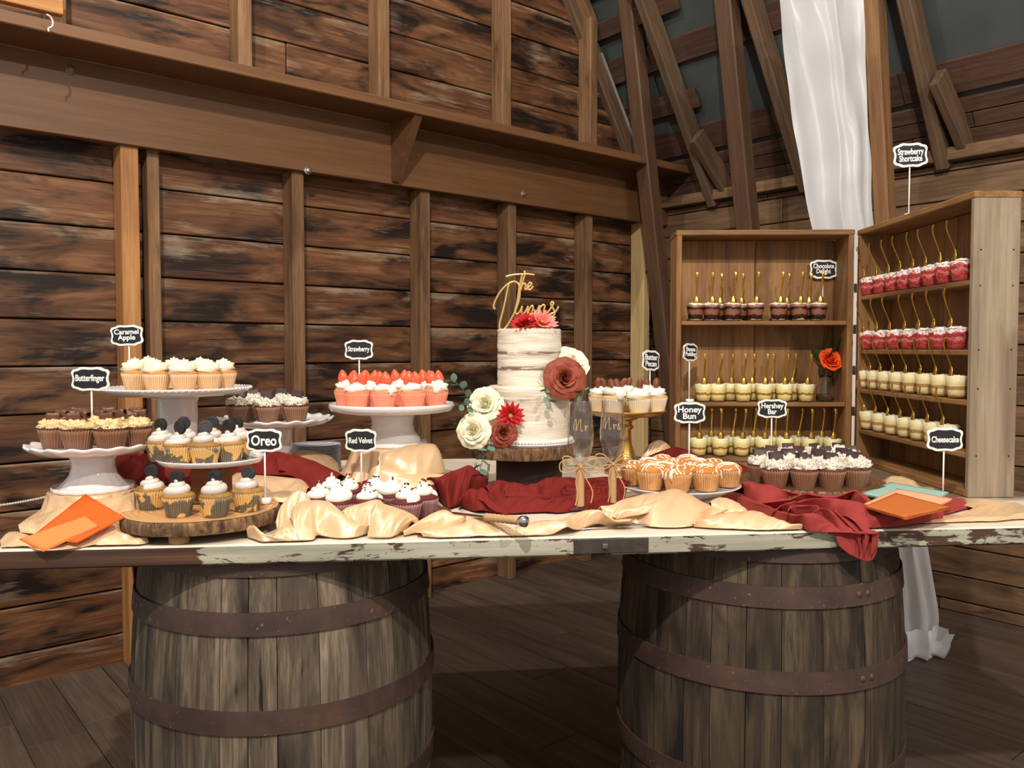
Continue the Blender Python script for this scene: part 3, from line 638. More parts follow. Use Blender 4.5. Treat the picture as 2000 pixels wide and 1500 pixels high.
draped('burgundy_cloth', 'brick red chiffon spread on the right with a tail hanging over the table edge', M['brick'], Z4, [
    dict(A=[(240, 250, .045), (340, 235, .045), (450, 250, .045), (570, 265, .045), (690, 320, .04), (880, 370, .03)], B=[(290, 380, .006), (360, 430, .006), (470, 465, .006), (600, 470, .006), (730, 450, .008), (900, 410, .010)], bow=.014, back=.05, wr=.006, hem=.01),
    dict(A=[(230, 390, .03), (370, 440, .035), (560, 500, .035), (700, 560, .035), (850, 600, .035), (1000, 585, .04), (1110, 590, .038), (1230, 650, 1.90), (1380, 780, 1.872), (1500, 920, 1.865), (1560, 1030, 1.862)], B=[(320, 545, .004), (460, 580, .004), (620, 640, .004), (760, 690, .004), (880, 715, .004), (990, 760, 1.872), (1100, 800, 1.866), (1210, 850, 1.864), (1330, 930, 1.862), (1450, 1020, 1.862), (1570, 1075, 1.862)], bow=.010, back=.04, n=130, m=22, wr=.004),
    dict(A=[(480, 470, .03), (620, 450, .034), (780, 430, .038), (960, 368, .045), (1100, 385, .042), (1280, 400, .04), (1480, 335, .048), (1570, 380, .044), (1650, 460, .03)], B=[(560, 520, .012), (680, 510, .014), (820, 470, .018), (980, 450, .02), (1120, 440, .02), (1280, 440, .02), (1440, 420, .022), (1560, 440, .018), (1640, 480, .016)], bow=.010, back=.05, n=110, wr=.004),
    dict(A=[(640, 540, .036), (690, 500, .042), (780, 465, .046), (900, 455, .046), (1080, 425, .05), (1300, 420, .05), (1500, 450, .046), (1700, 520, .036), (1900, 600, .022), (2080, 600, .02), (2400, 560, .016)], B=[(720, 600, .008), (790, 610, .008), (900, 590, .010), (1010, 560, .014), (1120, 560, .016), (1280, 600, .014), (1420, 690, .008), (1620, 735, .004), (1840, 735, .004), (2080, 700, .004), (2450, 640, .004)], bow=.016, back=.04, n=140, m=24, wr=.005),
    dict(A=[(780, 540, .046), (800, 500, .05), (920, 500, .05), (1060, 490, .05), (1110, 520, .048), (1090, 570, .044)], B=[(800, 580, .03), (850, 590, .028), (930, 580, .028), (1010, 590, .026), (1070, 600, .026), (1100, 600, .028)], bow=.010, back=.018, n=60, wr=.003),
    dict(A=[(1100, 580, .044), (1180, 550, .05), (1270, 580, .048), (1380, 680, 1.90), (1480, 800, 1.868), (1540, 900, 1.858), (1560, 1040, 1.855)], B=[(1120, 640, .02), (1200, 650, .022), (1290, 730, 1.878), (1390, 830, 1.862), (1470, 920, 1.856), (1530, 990, 1.854), (1580, 1070, 1.855)], bow=.012, back=.012, n=90, wr=.003),
    dict(A=[(1400, 560, .05), (1480, 620, .046), (1600, 690, .04), (1640, 770, 1.872), (1650, 880, 1.856), (1630, 980, 1.852), (1600, 1075, 1.852)], B=[(1400, 680, .02), (1470, 740, 1.878), (1540, 800, 1.866), (1590, 850, 1.856), (1600, 920, 1.852), (1600, 1000, 1.850), (1590, 1075, 1.852)], bow=-.006, back=.012, n=90, wr=.003),
    dict(A=[(1180, 660, 1.885), (1300, 690, 1.882), (1420, 720, 1.880), (1560, 740, 1.878), (1680, 760, 1.876), (1745, 830, 1.874)], B=[(1330, 930, 1.868), (1440, 1015, 1.868), (1530, 1060, 1.868), (1610, 1092, 1.868), (1690, 1075, 1.868), (1735, 980, 1.868)], bow=.004, back=.01, n=60),
    dict(A=[(1560, 690, .036), (1680, 740, .02), (1730, 800, 1.868), (1748, 900, 1.858), (1730, 980, 1.856), (1680, 1080, 1.856)], B=[(1600, 800, 1.868), (1640, 860, 1.858), (1650, 930, 1.852), (1640, 1000, 1.850), (1620, 1050, 1.850), (1600, 1085, 1.852)], bow=.010, back=.014, n=80, wr=.003)], BG,
    extra=[dict(rows=p0, ns=150, nt=60, folds=3.4, amp=.006, seed=13, over=.4)])
draped('burgundy_cloth', 'burgundy chiffon end tucked between the gold stand and the shelf box', M['burg_shaded'], (0, 0, 1), [
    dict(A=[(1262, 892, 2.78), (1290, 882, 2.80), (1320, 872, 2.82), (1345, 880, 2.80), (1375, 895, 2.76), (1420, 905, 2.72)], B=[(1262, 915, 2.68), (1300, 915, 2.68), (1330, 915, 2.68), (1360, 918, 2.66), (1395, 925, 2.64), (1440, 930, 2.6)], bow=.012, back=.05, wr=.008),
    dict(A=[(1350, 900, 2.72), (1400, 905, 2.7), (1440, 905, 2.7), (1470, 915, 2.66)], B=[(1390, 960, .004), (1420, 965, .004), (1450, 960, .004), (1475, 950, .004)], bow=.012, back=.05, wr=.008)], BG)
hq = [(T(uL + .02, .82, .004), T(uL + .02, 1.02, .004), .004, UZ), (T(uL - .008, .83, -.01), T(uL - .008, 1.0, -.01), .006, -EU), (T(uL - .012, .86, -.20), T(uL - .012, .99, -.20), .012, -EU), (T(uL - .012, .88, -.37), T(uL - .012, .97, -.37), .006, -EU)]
cloth('burgundy_cloth', 'burgundy chiffon end hanging off the left end of the table beside the barrel', 'cloth', M['burg_shaded'], [dict(rows=hq, ns=40, nt=24, folds=2, amp=.006, seed=17, over=.3)], BG)

# white organza hanging behind the boxes down to the floor
mm = NT('white_organza'); tr = mm.n('ShaderNodeBsdfTransparent'); df = mm.n('ShaderNodeBsdfDiffuse'); tl = mm.n('ShaderNodeBsdfTranslucent'); gl = mm.n('ShaderNodeBsdfGlossy')
df.inputs[0].default_value = (.97, .98, 1.0, 1); tl.inputs[0].default_value = (.97, .98, 1.0, 1); gl.inputs['Roughness'].default_value = .35
m1 = mm.n('ShaderNodeMixShader', i_0=.35); mm.l(df.outputs[0], m1.inputs[1]); mm.l(tl.outputs[0], m1.inputs[2])
m2 = mm.n('ShaderNodeMixShader', i_0=.04); mm.l(m1.outputs[0], m2.inputs[1]); mm.l(gl.outputs[0], m2.inputs[2])
m3 = mm.n('ShaderNodeMixShader'); lw = mm.n('ShaderNodeLayerWeight', i_0=.35)
mm.l(mm.math('MULTIPLY_ADD' if False else 'ADD', mm.math('MULTIPLY', lw.outputs['Facing'], .35), .68), m3.inputs[0]); mm.l(tr.outputs[0], m3.inputs[1]); mm.l(m2.outputs[0], m3.inputs[2])
mm.l(m3.outputs[0], mm.out.inputs['Surface']); M['organza'] = mm.m
def fabric(rows, ns, nt, folds, amp, seed, ph=0.0):
    A = smooth_path([r[0] for r in rows], ns); B = smooth_path([r[1] for r in rows], ns); so = seed * 5.1
    am = smooth_path([(r[2], 0, 0) for r in rows], ns)
    def fn(q, t):
        i = round(q * ns); a, b = A[i], B[i]; lat = b - a; ln = lat.normalized(); z = a.z
        nrm = Vector((-ln.y, ln.x, 0)) if abs(ln.z) < .95 else Vector((0, -1, 0)); nrm.normalize()
        th = 2 * PI * (folds * t + ph + .25 * noise.noise((z * 1.1, t * 3, so)))
        d = am[i].x * (math.sin(th) + .5 * math.sin(2.3 * th + z * 1.5)) + .02 * noise.noise((z * 5, t * 6, so)) * min(1, am[i].x * 60)
        return a + lat * t + nrm * d + ln * (-.4 * am[i].x * math.cos(th))
    return MB().grid(fn, ns, nt)
D0 = 3.62
rowsd = [(P(1508, -130, D0), P(1682, -130, D0), .03), (P(1526, 0, D0), P(1688, 0, D0), .03), (P(1540, 150, D0), P(1696, 150, D0), .03), (P(1564, 300, D0 - .02), P(1706, 300, D0 - .02), .03), (P(1588, 430, D0 - .05), P(1710, 440, D0 - .05), .03), (P(1640, 620, D0 - .06), P(1740, 640, D0 - .06), .035), (P(1690, 850, D0 - .06), P(1790, 860, D0 - .06), .03), (P(1728, 1070, D0 - .06), P(1815, 1070, D0 - .06), .02), (P(1738, 1180, D0 - .05), P(1838, 1200, D0 - .05), .02), (P(1752, 1262, D0 - .03), P(1830, 1262, D0 - .03), .02)]
dr = fabric(rowsd, 110, 70, 1.35, .03, 3).obj('organza_drape', M['organza'], None, fix=False)
tag(dr, 'sheer white organza drape hanging behind the boxes from the rafters to the floor', 'drape')
rowsp = [(P(1755, 1240, D0 - .1), P(1842, 1225, D0 - .1), .02), (P(1752, 1272, D0 - .13), P(1846, 1258, D0 - .13), .03), (Pz(1756, 1290, .006), Pz(1838, 1284, .006), .02), (Pz(1800, 1268, .01), Pz(1862, 1238, .01), .01)]
fabric(rowsp, 40, 40, 2.2, .02, 6, .3).obj('gathered_hem', M['organza'], dr, fix=False)
# ---------------------------------------------------------------- cupcakes: one of each kind, then copies
def wrapper_mat(name, cake, tint, k=.45, marble=None):
    m = NT(name); tc = m.n('ShaderNodeTexCoord'); sp = m.n('ShaderNodeSeparateXYZ'); m.l(tc.outputs['Object'], sp.inputs[0])
    col = cake
    if marble:
        v = m.coords((1, 1, 1)); n = m.math('SUBTRACT', m.noise(v, 26, 2, .5, .4), m.math('MULTIPLY', sp.outputs[2], 3.2))
        col = m.mix(m.ramp(n, [(.40, BW0), (.43, BW1)]), cake, marble)
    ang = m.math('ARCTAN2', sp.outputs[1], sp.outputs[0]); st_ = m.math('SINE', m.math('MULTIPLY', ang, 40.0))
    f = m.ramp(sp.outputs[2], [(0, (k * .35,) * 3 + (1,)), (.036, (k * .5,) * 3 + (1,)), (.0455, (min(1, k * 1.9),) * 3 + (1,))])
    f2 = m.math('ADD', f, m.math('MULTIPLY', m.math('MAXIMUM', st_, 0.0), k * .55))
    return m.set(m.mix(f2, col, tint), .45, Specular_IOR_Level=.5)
def cake_mat(name, a, b, sc_=60):
    m = NT(name); v = m.coords((1, 1, 1)); n = m.noise(v, sc_, 4, .6); m.bump(n, .5, .002)
    return m.set(m.mix(n, a, b), .75)
def frost_mat(name, a, speck=None, sc_=420, lo=.62, rough=.5):
    m = NT(name); v = m.coords((1, 1, 1)); c = a
    if speck:
        n = m.noise(v, sc_, 3, .6); c = m.mix(m.ramp(n, [(lo, BW0), (lo + .06, BW1)]), a, speck)
    m.b.inputs['Subsurface Weight'].default_value = .12; m.b.inputs['Subsurface Radius'].default_value = (.008, .006, .004); m.b.inputs['Subsurface Scale'].default_value = 1.0
    return m.set(c, rough, Specular_IOR_Level=.35)
M['choc'] = plain('milk_chocolate', S(98, 60, 44), .38, nz=(30, S(102, 64, 46), .6))
M['darkchoc'] = plain('dark_chocolate', S(56, 34, 30), .55, nz=(30, S(70, 44, 38), .6))
M['cookie'] = plain('black_cookie', S(30, 28, 28), .6, nz=(200, S(52, 48, 47), .6), bump=.4)
M['pecan'] = plain('pecan_brown', S(104, 54, 32), .5, nz=(90, S(140, 80, 48), .8), bump=.4)
mm = NT('strawberry_flesh'); v = mm.coords((1, 1, 1)); n = mm.noise(v, 30, 3); vo = mm.n('ShaderNodeTexVoronoi'); vo.inputs['Scale'].default_value = 240; mm.l(v, vo.inputs['Vector'])
M['berry'] = mm.set(mm.mix(mm.ramp(vo.outputs['Distance'], [(.18, BW1), (.26, BW0)]), mm.mix(n, S(232, 66, 38), S(242, 110, 74)), S(244, 170, 110)), .3)
M['f_cream'] = frost_mat('cream_frosting', S(242, 232, 204)); M['f_white'] = frost_mat('white_frosting', S(244, 240, 226))
M['f_cookie'] = frost_mat('cookie_frosting', S(214, 204, 196), S(120, 110, 106), 700, .60)
M['f_peanut'] = frost_mat('peanut_crunch_frosting', S(228, 198, 150), S(202, 154, 96), 240, .52, .6)
M['f_bark'] = frost_mat('chocolate_fleck_frosting', S(226, 214, 198), S(78, 50, 42), 300, .555, .6)
M['glaze'] = plain('white_glaze', S(240, 226, 204), .25)
M['crumb'] = plain('red_velvet_crumb', S(86, 16, 18), .8)

RB, RT, WH = .0265, .0365, .046
def wrapper_mesh(name, mat, pleats=32):
    n = pleats * 2
    def fn(r, z, t): k = round(t / (2 * PI) * n); return (r + (.0011 if k % 2 else -.0008) * (z / WH + .15), z)
    prof = [(RB, 0), (RB + (RT - RB) * .5, WH * .5), (RT, WH), (RT - .0012, WH), (RB - .001, .004)]
    mb = MB(); mb.lathe(prof, n, 0, fn, cap0=True); return mb.mesh(name, mat, smooth=False)
def cake_mesh(name, mat, dome=.012, over=.001, seed=0):
    prof = [(RT - .005, WH - .012), (RT - .002, WH - .004), (RT + over, WH + .001), (RT - .001, WH + dome * .35), (RT * .78, WH + dome * .75), (RT * .42, WH + dome), (.001, WH + dome * 1.05)]
    def fn(r, z, t): q = noise.noise((math.cos(t) * 2 + seed, math.sin(t) * 2, z * 60)); return (r * (1 + .03 * q), z + .0015 * q)
    return MB().lathe(prof, 28, 0, fn, cap1=True).mesh(name, mat)
def swirl_mesh(name, mat, R0=.026, h=.032, turns=2.6, tr=.0115, star=.16, z0=WH + .008, seed=0, n=12, lobes=6, tip=.010):
    N = 84; pts = []; rs = []
    for i in range(N + 1):
        q = i / N; a = 2 * PI * turns * q + seed; rr = R0 * (1 - q) ** .8
        pts.append((rr * math.cos(a), rr * math.sin(a), z0 + h * q ** 1.05)); rs.append(tr * (1 - .52 * q) * (1 if q < .95 else (1.02 - q) / .07 * .9 + .1))
    pts += [(0, 0, z0 + h + tip * .5), (0, 0, z0 + h + tip)]; rs += [tr * .22, tr * .03]
    mb = MB(); mb.tube(pts, rs, n, 0, star=star, lobes=lobes, twist=.10, up=(0, 0, 1))
    mb.lathe([(R0 * .95, z0 - .008), (R0 * .7, z0 + h * .35), (.001, z0 + h * .75)], 16)
    return mb.mesh(name, mat, fix=False)
def rough_mesh(name, mat, h=.026, R0=.036, seed=0, amp=.007, z0=WH + .004, f=70):
    mb = MB(); nu, nv = 22, 44; so = seed * 3.3
    def fn(q, t):
        a = 2 * PI * t; ph = q * PI / 2; r = R0 * math.cos(ph) ** .8; z = z0 + h * math.sin(ph)
        p = Vector((r * math.cos(a), r * math.sin(a), z)); n = fbm(p.x * f + so, p.y * f, p.z * f, 3); n2 = abs(noise.noise((p.x * f * 2.2, p.y * f * 2.2 + so, p.z * f * 2.2)))
        d = Vector((math.cos(a) * math.cos(ph), math.sin(a) * math.cos(ph), .25 + math.sin(ph))).normalized()
        return p + d * (amp * n * 1.9 + amp * .8 * n2 - amp * .2)
    mb.grid(fn, nu, nv); return mb.mesh(name, mat)
def bar_mesh(name, mat, w_=.034, h_=.022, t_=.007):
    mb = MB(); mb.box((0, 0, 0), (w_, t_, h_), 0, .0015); mb.box((0, -t_ * .45, 0), (w_ * .82, t_ * .35, h_ * .72), 0, .0015); return mb.mesh(name, mat, smooth=False)
def cookie_mesh(name):
    mb = MB(); r = .0165
    mb.lathe([(0, -.0055), (r * .6, -.0055), (r * .62, -.0062), (r * .75, -.0062), (r * .78, -.0055), (r, -.005), (r, -.0018), (r * .9, -.0016), (r * .9, .0016), (r, .0018), (r, .005), (r * .78, .0055), (r * .75, .0062), (r * .62, .0062), (r * .6, .0055), (0, .0055)], 26, 0, lambda a, z, t: (a * (1 + .012 * math.cos(t * 13)), z))
    return mb.mesh(name, M['cookie'], smooth=False)
def berry_mesh(name):
    mb = MB(); prof = [(.0005, .034), (.0045, .031), (.0095, .023), (.0128, .012), (.0125, .004), (.009, -.002), (.001, -.004)]
    return mb.lathe(prof, 18, 0, lambda r, z, t: (r * (1 if abs(math.sin(t)) < .5 else .78), z)).mesh(name, M['berry'])
def pecan_mesh(name):
    mb = MB()
    def fn(q, t):
        a = 2 * PI * t; ph = PI * q; r = math.sin(ph); g = 1 - .20 * abs(math.sin(2.0 * a)) ** 4 - .10 * abs(math.cos(5 * a)) ** 6
        return Vector((.0085 * r * math.cos(a) * g, .0062 * r * math.sin(a) * g, -.0155 * math.cos(ph)))
    return mb.grid(fn, 12, 28).mesh(name, M['pecan'])
def candy_mesh(name, seed):
    mb = MB(); L, hw, hh = .0155, .0098, .0092
    def fn(q, t):
        a = 2 * PI * t; ph = (q - .5) * PI; k = max(.05, math.cos(ph)) ** .22
        x = L * math.copysign(abs(math.sin(ph)) ** .45, ph); c, s_ = math.cos(a), math.sin(a)
        return Vector((x + .0008 * noise.noise((a, q * 6, seed)), hw * k * math.copysign(abs(c) ** .55, c), hh * k * math.copysign(abs(s_) ** .55, s_) + .0009 * math.sin(q * 19 + seed)))
    return mb.grid(fn, 14, 20).mesh(name, M['choc'])
bar_m = bar_mesh('chocolate_bar', M['darkchoc']); cookie_m = cookie_mesh('cookie'); berry_m = berry_mesh('strawberry_slice'); pecan_m = pecan_mesh('pecan'); candy_m = [candy_mesh('candy_piece', k) for k in (1, 2)]
def RX(a): return Matrix.Rotation(a, 4, 'X')
def RY(a): return Matrix.Rotation(a, 4, 'Y')
def RZ(a): return Matrix.Rotation(a, 4, 'Z')
def TR(x, y, z): return Matrix.Translation((x, y, z))
PROTO = {}
def proto(kind, wm, cm, fms, dome=.012):
    PROTO[kind] = (wrapper_mesh('wrapper', wm), cake_mesh('cake', cm, dome), fms)
W_ = wrapper_mat
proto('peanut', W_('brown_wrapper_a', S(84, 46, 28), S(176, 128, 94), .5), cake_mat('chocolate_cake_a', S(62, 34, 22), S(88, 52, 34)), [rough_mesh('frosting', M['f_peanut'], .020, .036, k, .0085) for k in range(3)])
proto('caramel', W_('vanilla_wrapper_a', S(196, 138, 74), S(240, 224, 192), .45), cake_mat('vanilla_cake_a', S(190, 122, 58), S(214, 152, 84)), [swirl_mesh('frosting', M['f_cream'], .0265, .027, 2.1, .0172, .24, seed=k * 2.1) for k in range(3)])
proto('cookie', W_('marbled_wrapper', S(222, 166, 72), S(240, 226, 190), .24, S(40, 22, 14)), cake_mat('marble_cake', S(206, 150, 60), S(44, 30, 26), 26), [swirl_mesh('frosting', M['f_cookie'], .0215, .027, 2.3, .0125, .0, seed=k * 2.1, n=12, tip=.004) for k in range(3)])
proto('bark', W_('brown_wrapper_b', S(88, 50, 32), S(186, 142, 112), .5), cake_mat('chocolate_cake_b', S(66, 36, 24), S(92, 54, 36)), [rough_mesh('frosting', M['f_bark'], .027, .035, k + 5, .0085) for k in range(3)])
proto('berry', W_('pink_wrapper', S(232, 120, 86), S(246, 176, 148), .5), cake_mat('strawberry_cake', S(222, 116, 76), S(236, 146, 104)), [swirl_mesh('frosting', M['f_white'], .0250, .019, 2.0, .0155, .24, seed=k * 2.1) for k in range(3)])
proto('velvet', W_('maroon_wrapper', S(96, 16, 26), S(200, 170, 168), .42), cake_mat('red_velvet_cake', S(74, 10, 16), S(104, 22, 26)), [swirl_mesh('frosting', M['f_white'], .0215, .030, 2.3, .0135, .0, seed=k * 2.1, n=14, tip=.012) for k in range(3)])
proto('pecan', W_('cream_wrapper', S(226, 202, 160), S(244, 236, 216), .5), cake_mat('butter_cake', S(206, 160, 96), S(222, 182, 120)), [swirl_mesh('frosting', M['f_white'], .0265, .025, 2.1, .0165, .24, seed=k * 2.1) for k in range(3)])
def drizzle(seed):
    r = random.Random(seed); mb = MB()
    def top(x, y): q = min(1, math.hypot(x, y) / RT); return WH + .0165 * (1 - q ** 2.6) + .0005
    for j in range(7):
        x0 = -.034 + j * .0113 + r.uniform(-.003, .003); pts = []
        for i in range(13):
            y = -.036 + i * .006; x = x0 + .006 * math.sin(i * .7 + r.uniform(-.4, .4) + j)
            if math.hypot(x, y) < RT * 1.03: pts.append((x, y, top(x, y)))
        if len(pts) > 3:
            mb.tube(pts, [.0022 + r.uniform(0, .0014) for _ in pts], 6, 0)
    for k in range(4):
        a = r.uniform(0, 2 * PI); x, y = math.cos(a), math.sin(a)
        mb.tube([(x * RT * .7, y * RT * .7, top(x * RT * .7, y * RT * .7)), (x * RT, y * RT, WH + .002), (x * (RT + .002), y * (RT + .002), WH - .010 - r.random() * .012)], [.003, .0028, .0022], 6)
    return mb.mesh('glaze', M['glaze'])
proto('honey', W_('amber_wrapper', S(194, 126, 52), S(234, 208, 158), .34, S(170, 100, 38)), cake_mat('golden_cake', S(172, 98, 36), S(206, 138, 62), 30), [drizzle(k) for k in range(3)], .016)
crm = MB(); rr_ = random.Random(4)
for k in range(14):
    a, q = rr_.uniform(0, 6.28), rr_.uniform(.1, .9); crm.box((.022 * q * math.cos(a), .022 * q * math.sin(a), WH + .012 + .034 * (1 - q) + .006), (.004, .0036, .003), 0, .0008, M=rotz(a))
crumb_m = crm.mesh('crumbs', M['crumb'], smooth=False)
cc_r = random.Random(21)
def cupcake(kind, pos, s=1.0, label='', group=None, rz=None, tops=2):
    """an Empty at the base, with wrapper, cake, frosting and topping children"""
    wm, cm, fms = PROTO[kind]; r = cc_r
    root = thing('cupcake', label, 'cupcake', pos, r.uniform(0, 6.28) if rz is None else rz, group); root.scale = (s, s, s)
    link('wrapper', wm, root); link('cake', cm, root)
    fz = r.choice(fms); vz = 1.0 + r.uniform(-.06, .06)
    link('glaze' if kind == 'honey' else 'frosting', fz, root, M=RZ(r.uniform(0, 6.28)) @ Matrix.Diagonal((1, 1, 1 if kind == 'honey' else vz, 1)))
    B = RZ(-root.rotation_euler.z)          # topping poses are given facing the camera side
    if kind == 'peanut':
        for k in range(tops):
            link('candy_piece', candy_m[k % 2], root, M=B @ TR(-.004 + .014 * k + r.uniform(-.004, .004), -.004 + .014 * k, WH + .030 + .006 * k) @ RZ(r.uniform(-.5, .5)) @ RY(r.uniform(-.25, .25)))
    elif kind == 'cookie':
        link('cookie', cookie_m, root, M=B @ TR(r.uniform(-.004, .004), 0, WH + .008 + .027 + .010) @ RZ(r.uniform(-.5, .5)) @ RX(PI / 2 + r.uniform(-.35, .2)))
    elif kind == 'bark':
        link('chocolate_bar', bar_m, root, M=B @ TR(r.uniform(-.004, .004), -.003, WH + .033) @ RZ(r.uniform(-.35, .35)) @ RX(r.uniform(-.5, -.15)) @ RY(r.uniform(-.2, .2)))
        if tops > 1: link('chocolate_bar', bar_m, root, M=B @ TR(r.uniform(-.006, .006), .010, WH + .035) @ RZ(r.uniform(-.5, .5)) @ RX(r.uniform(-.3, .1)) @ RY(r.uniform(-.2, .2)))
    elif kind == 'berry':
        for k in range(2): link('strawberry_slice', berry_m, root, M=B @ TR(-.011 + .022 * k + r.uniform(-.003, .003), -.009 + .014 * (k if r.random() < .6 else 1 - k), WH + .024 + r.uniform(0, .003)) @ RX(r.uniform(-.2, .12)) @ RY(r.uniform(-.25, .25)) @ Matrix.Diagonal((1.2, 1.2, 1.15, 1)))
    elif kind == 'pecan':
        for k in range(tops): link('pecan', pecan_m, root, M=B @ TR(-.008 + .016 * k if tops > 1 else 0, -.010, WH + .044) @ RY(r.uniform(-.8, .8)) @ RX(r.uniform(-.6, .1)) @ Matrix.Diagonal((1.25, 1.25, 1.15, 1)))
    elif kind == 'velvet':
        o = link('crumbs', crumb_m, root, M=RZ(r.uniform(0, 6))); o['kind'] = 'stuff'
    return root

# ---------------------------------------------------------------- stands and slabs
mm = NT('white_glazed_china'); M['china'] = mm.set(S(232, 228, 226), .12, Specular_IOR_Level=.6, Coat_Weight=.4, Coat_Roughness=.05)
mm = NT('brushed_gold'); v = mm.coords((1, 1, 1)); n = mm.noise(v, 14, 3); M['gold'] = mm.set(mm.mix(n, S(178, 134, 64), S(206, 164, 88)), .32, Metallic=.85)
def stand(pos, label, r, zp, scallop=0, waist=.3, base=.5, rim=.011, mat='china', beads=False, style='plain', name='cake_stand', group='white cake stands'):
    """pos is the foot centre; zp the plate's height above the foot"""
    root = thing(name, label, 'cake stand', pos, 0, group)
    amp = r * .022
    def fs(rr, z, t):
        k = max(0, (rr / r - .75) / .25)
        return (rr + (amp * k * math.cos(scallop * t) if scallop else 0), z + (amp * .7 * k * math.cos(scallop * t) if scallop else 0))
    prof = [(0, zp - .004), (r * .86, zp - .004), (r * .93, zp - .001), (r * .985, zp + rim * .55), (r, zp + rim * .5), (r, zp + rim * .1), (r * .96, zp - rim * .5), (r * .8, zp - .016), (0, zp - .018)]
    pl = MB().lathe(prof, 128 if scallop else 80, 0, fs).obj('plate', M[mat], root)
    if beads:
        b = MB(); nb = 76
        for k in range(nb):
            a = 2 * PI * k / nb; b.lathe([(0, -.004), (.0035, -.002), (.0035, .002), (0, .004)], 6, c=(r * math.cos(a), r * math.sin(a), zp + rim * .3))
        q = b.obj('bead_rim', M[mat], root); q['kind'] = 'stuff'
    h = zp - .016
    if style == 'turned':
        pr = [(0, h), (r * .35, h), (r * .30, h - .012), (.024, h - .018), (.021, h - .03), (.027, h - .036), (.027, h - .043), (.018, h - .05), (.022, h * .5), (.030, h * .36), (.040, h * .22), (r * base * .8, .034), (r * base * .84, .024), (r * base, .018), (r * base, .004), (r * base * .97, 0), (0, 0)]
        fr = None
    else:
        wr_ = r * waist; pr = [(0, h), (wr_ * 1.12, h), (wr_, h - .02), (wr_ * .97, h * .62), (wr_ * 1.05, h * .42), (wr_ * 1.28, h * .25), (r * base * .82, h * .12), (r * base * .95, h * .05), (r * base, .012), (r * base, .002), (r * base * .97, 0), (0, 0)]
        fr = (lambda a, z, t: (a * (1 + (.025 * abs(math.sin(t * 9)) if z < h * .6 else .0)), z)) if scallop else None
    MB().lathe(pr, 72, 0, fr).obj('pedestal', M[mat], root)
    return root
mm = NT('cut_wood_face'); tc = mm.n('ShaderNodeTexCoord'); wv = mm.n('ShaderNodeTexWave', wave_type='RINGS', rings_direction='Z'); wv.inputs['Scale'].default_value = 22; wv.inputs['Distortion'].default_value = 3.5; wv.inputs['Detail'].default_value = 3
mm.l(tc.outputs['Object'], wv.inputs['Vector']); M['cutface'] = mm.set(mm.mix(wv.outputs['Fac'], S(206, 160, 108), S(188, 138, 86)), .5)
mm = NT('dark_cut_wood_face'); tc = mm.n('ShaderNodeTexCoord'); wv = mm.n('ShaderNodeTexWave', wave_type='RINGS', rings_direction='Z'); wv.inputs['Scale'].default_value = 22; wv.inputs['Distortion'].default_value = 4; wv.inputs['Detail'].default_value = 3
mm.l(tc.outputs['Object'], wv.inputs['Vector']); M['cutdark'] = mm.set(mm.mix(wv.outputs['Fac'], S(112, 74, 48), S(84, 54, 36)), .45)
mm = NT('tree_bark'); v = mm.coords((38, 38, 16)); n = mm.noise(v, 1.6, 6, .7, .6); c = mm.ramp(n, [(.35, S(58, 42, 30)), (.5, S(112, 82, 54)), (.66, S(160, 124, 84))]); mm.bump(n, .9, .006); M['bark'] = mm.set(c, .85)
mm = NT('dark_tree_bark'); v = mm.coords((36, 36, 12)); n = mm.noise(v, 1.6, 6, .7, .6); c = mm.ramp(n, [(.35, S(42, 30, 22)), (.52, S(84, 60, 42)), (.66, S(132, 104, 76))]); mm.bump(n, .9, .007); M['barkdark'] = mm.set(c, .85)
def slab(pos, label, r, th, lift, face, bark, seed, feet=True, group=None, rx=1.0, name='wood_slab'):
    """slab of trunk: top face at lift+th above pos"""
    root = thing(name, label, 'wood slab', pos, 0, group); so = seed * 5.7
    def rf(a, k=1.0): return r * (1 + .045 * noise.noise((math.cos(a) * 1.3, math.sin(a) * 1.3, so)) + .018 * noise.noise((math.cos(a) * 6, math.sin(a) * 6, so)) * k)
    n = 110; b = MB(); top = [Vector((rf(2 * PI * k / n) * .985 * rx * math.cos(2 * PI * k / n), rf(2 * PI * k / n) * .985 * math.sin(2 * PI * k / n), lift + th)) for k in range(n)]
    b.add(top + [Vector((0, 0, lift + th))], [(k, (k + 1) % n, n) for k in range(n)])
    b.obj('cut_face', M[face], root, smooth=False)
    b = MB(); 
    def fn(q, t):
        a = 2 * PI * t; z = lift + th * (1 - q); bul = 1 + .012 * math.sin(PI * q) + .010 * noise.noise((math.cos(a) * 9, math.sin(a) * 9, q * 1.2 + so)) * min(1, q * 6)
        R0 = rf(a) * (.985 if q == 0 else 1.0) * bul; return Vector((R0 * rx * math.cos(a), R0 * math.sin(a), z - (.001 if q == 0 else 0)))
    b.grid(fn, 7, n); b.add([fn(1, k / n) for k in range(n)], [tuple(range(n))[::-1]])
    b.obj('bark_edge', M[bark], root)
    if feet and lift > .005:
        fm = MB().lathe([(0, 0), (.020, 0), (.022, .004), (.022, lift), (0, lift)], 20).mesh('foot', M['cutface'])
        for a in (-1.57, .6, 2.55): link('foot', fm, root, loc=(r * .78 * rx * math.cos(a), r * .78 * math.sin(a), 0))
    return root

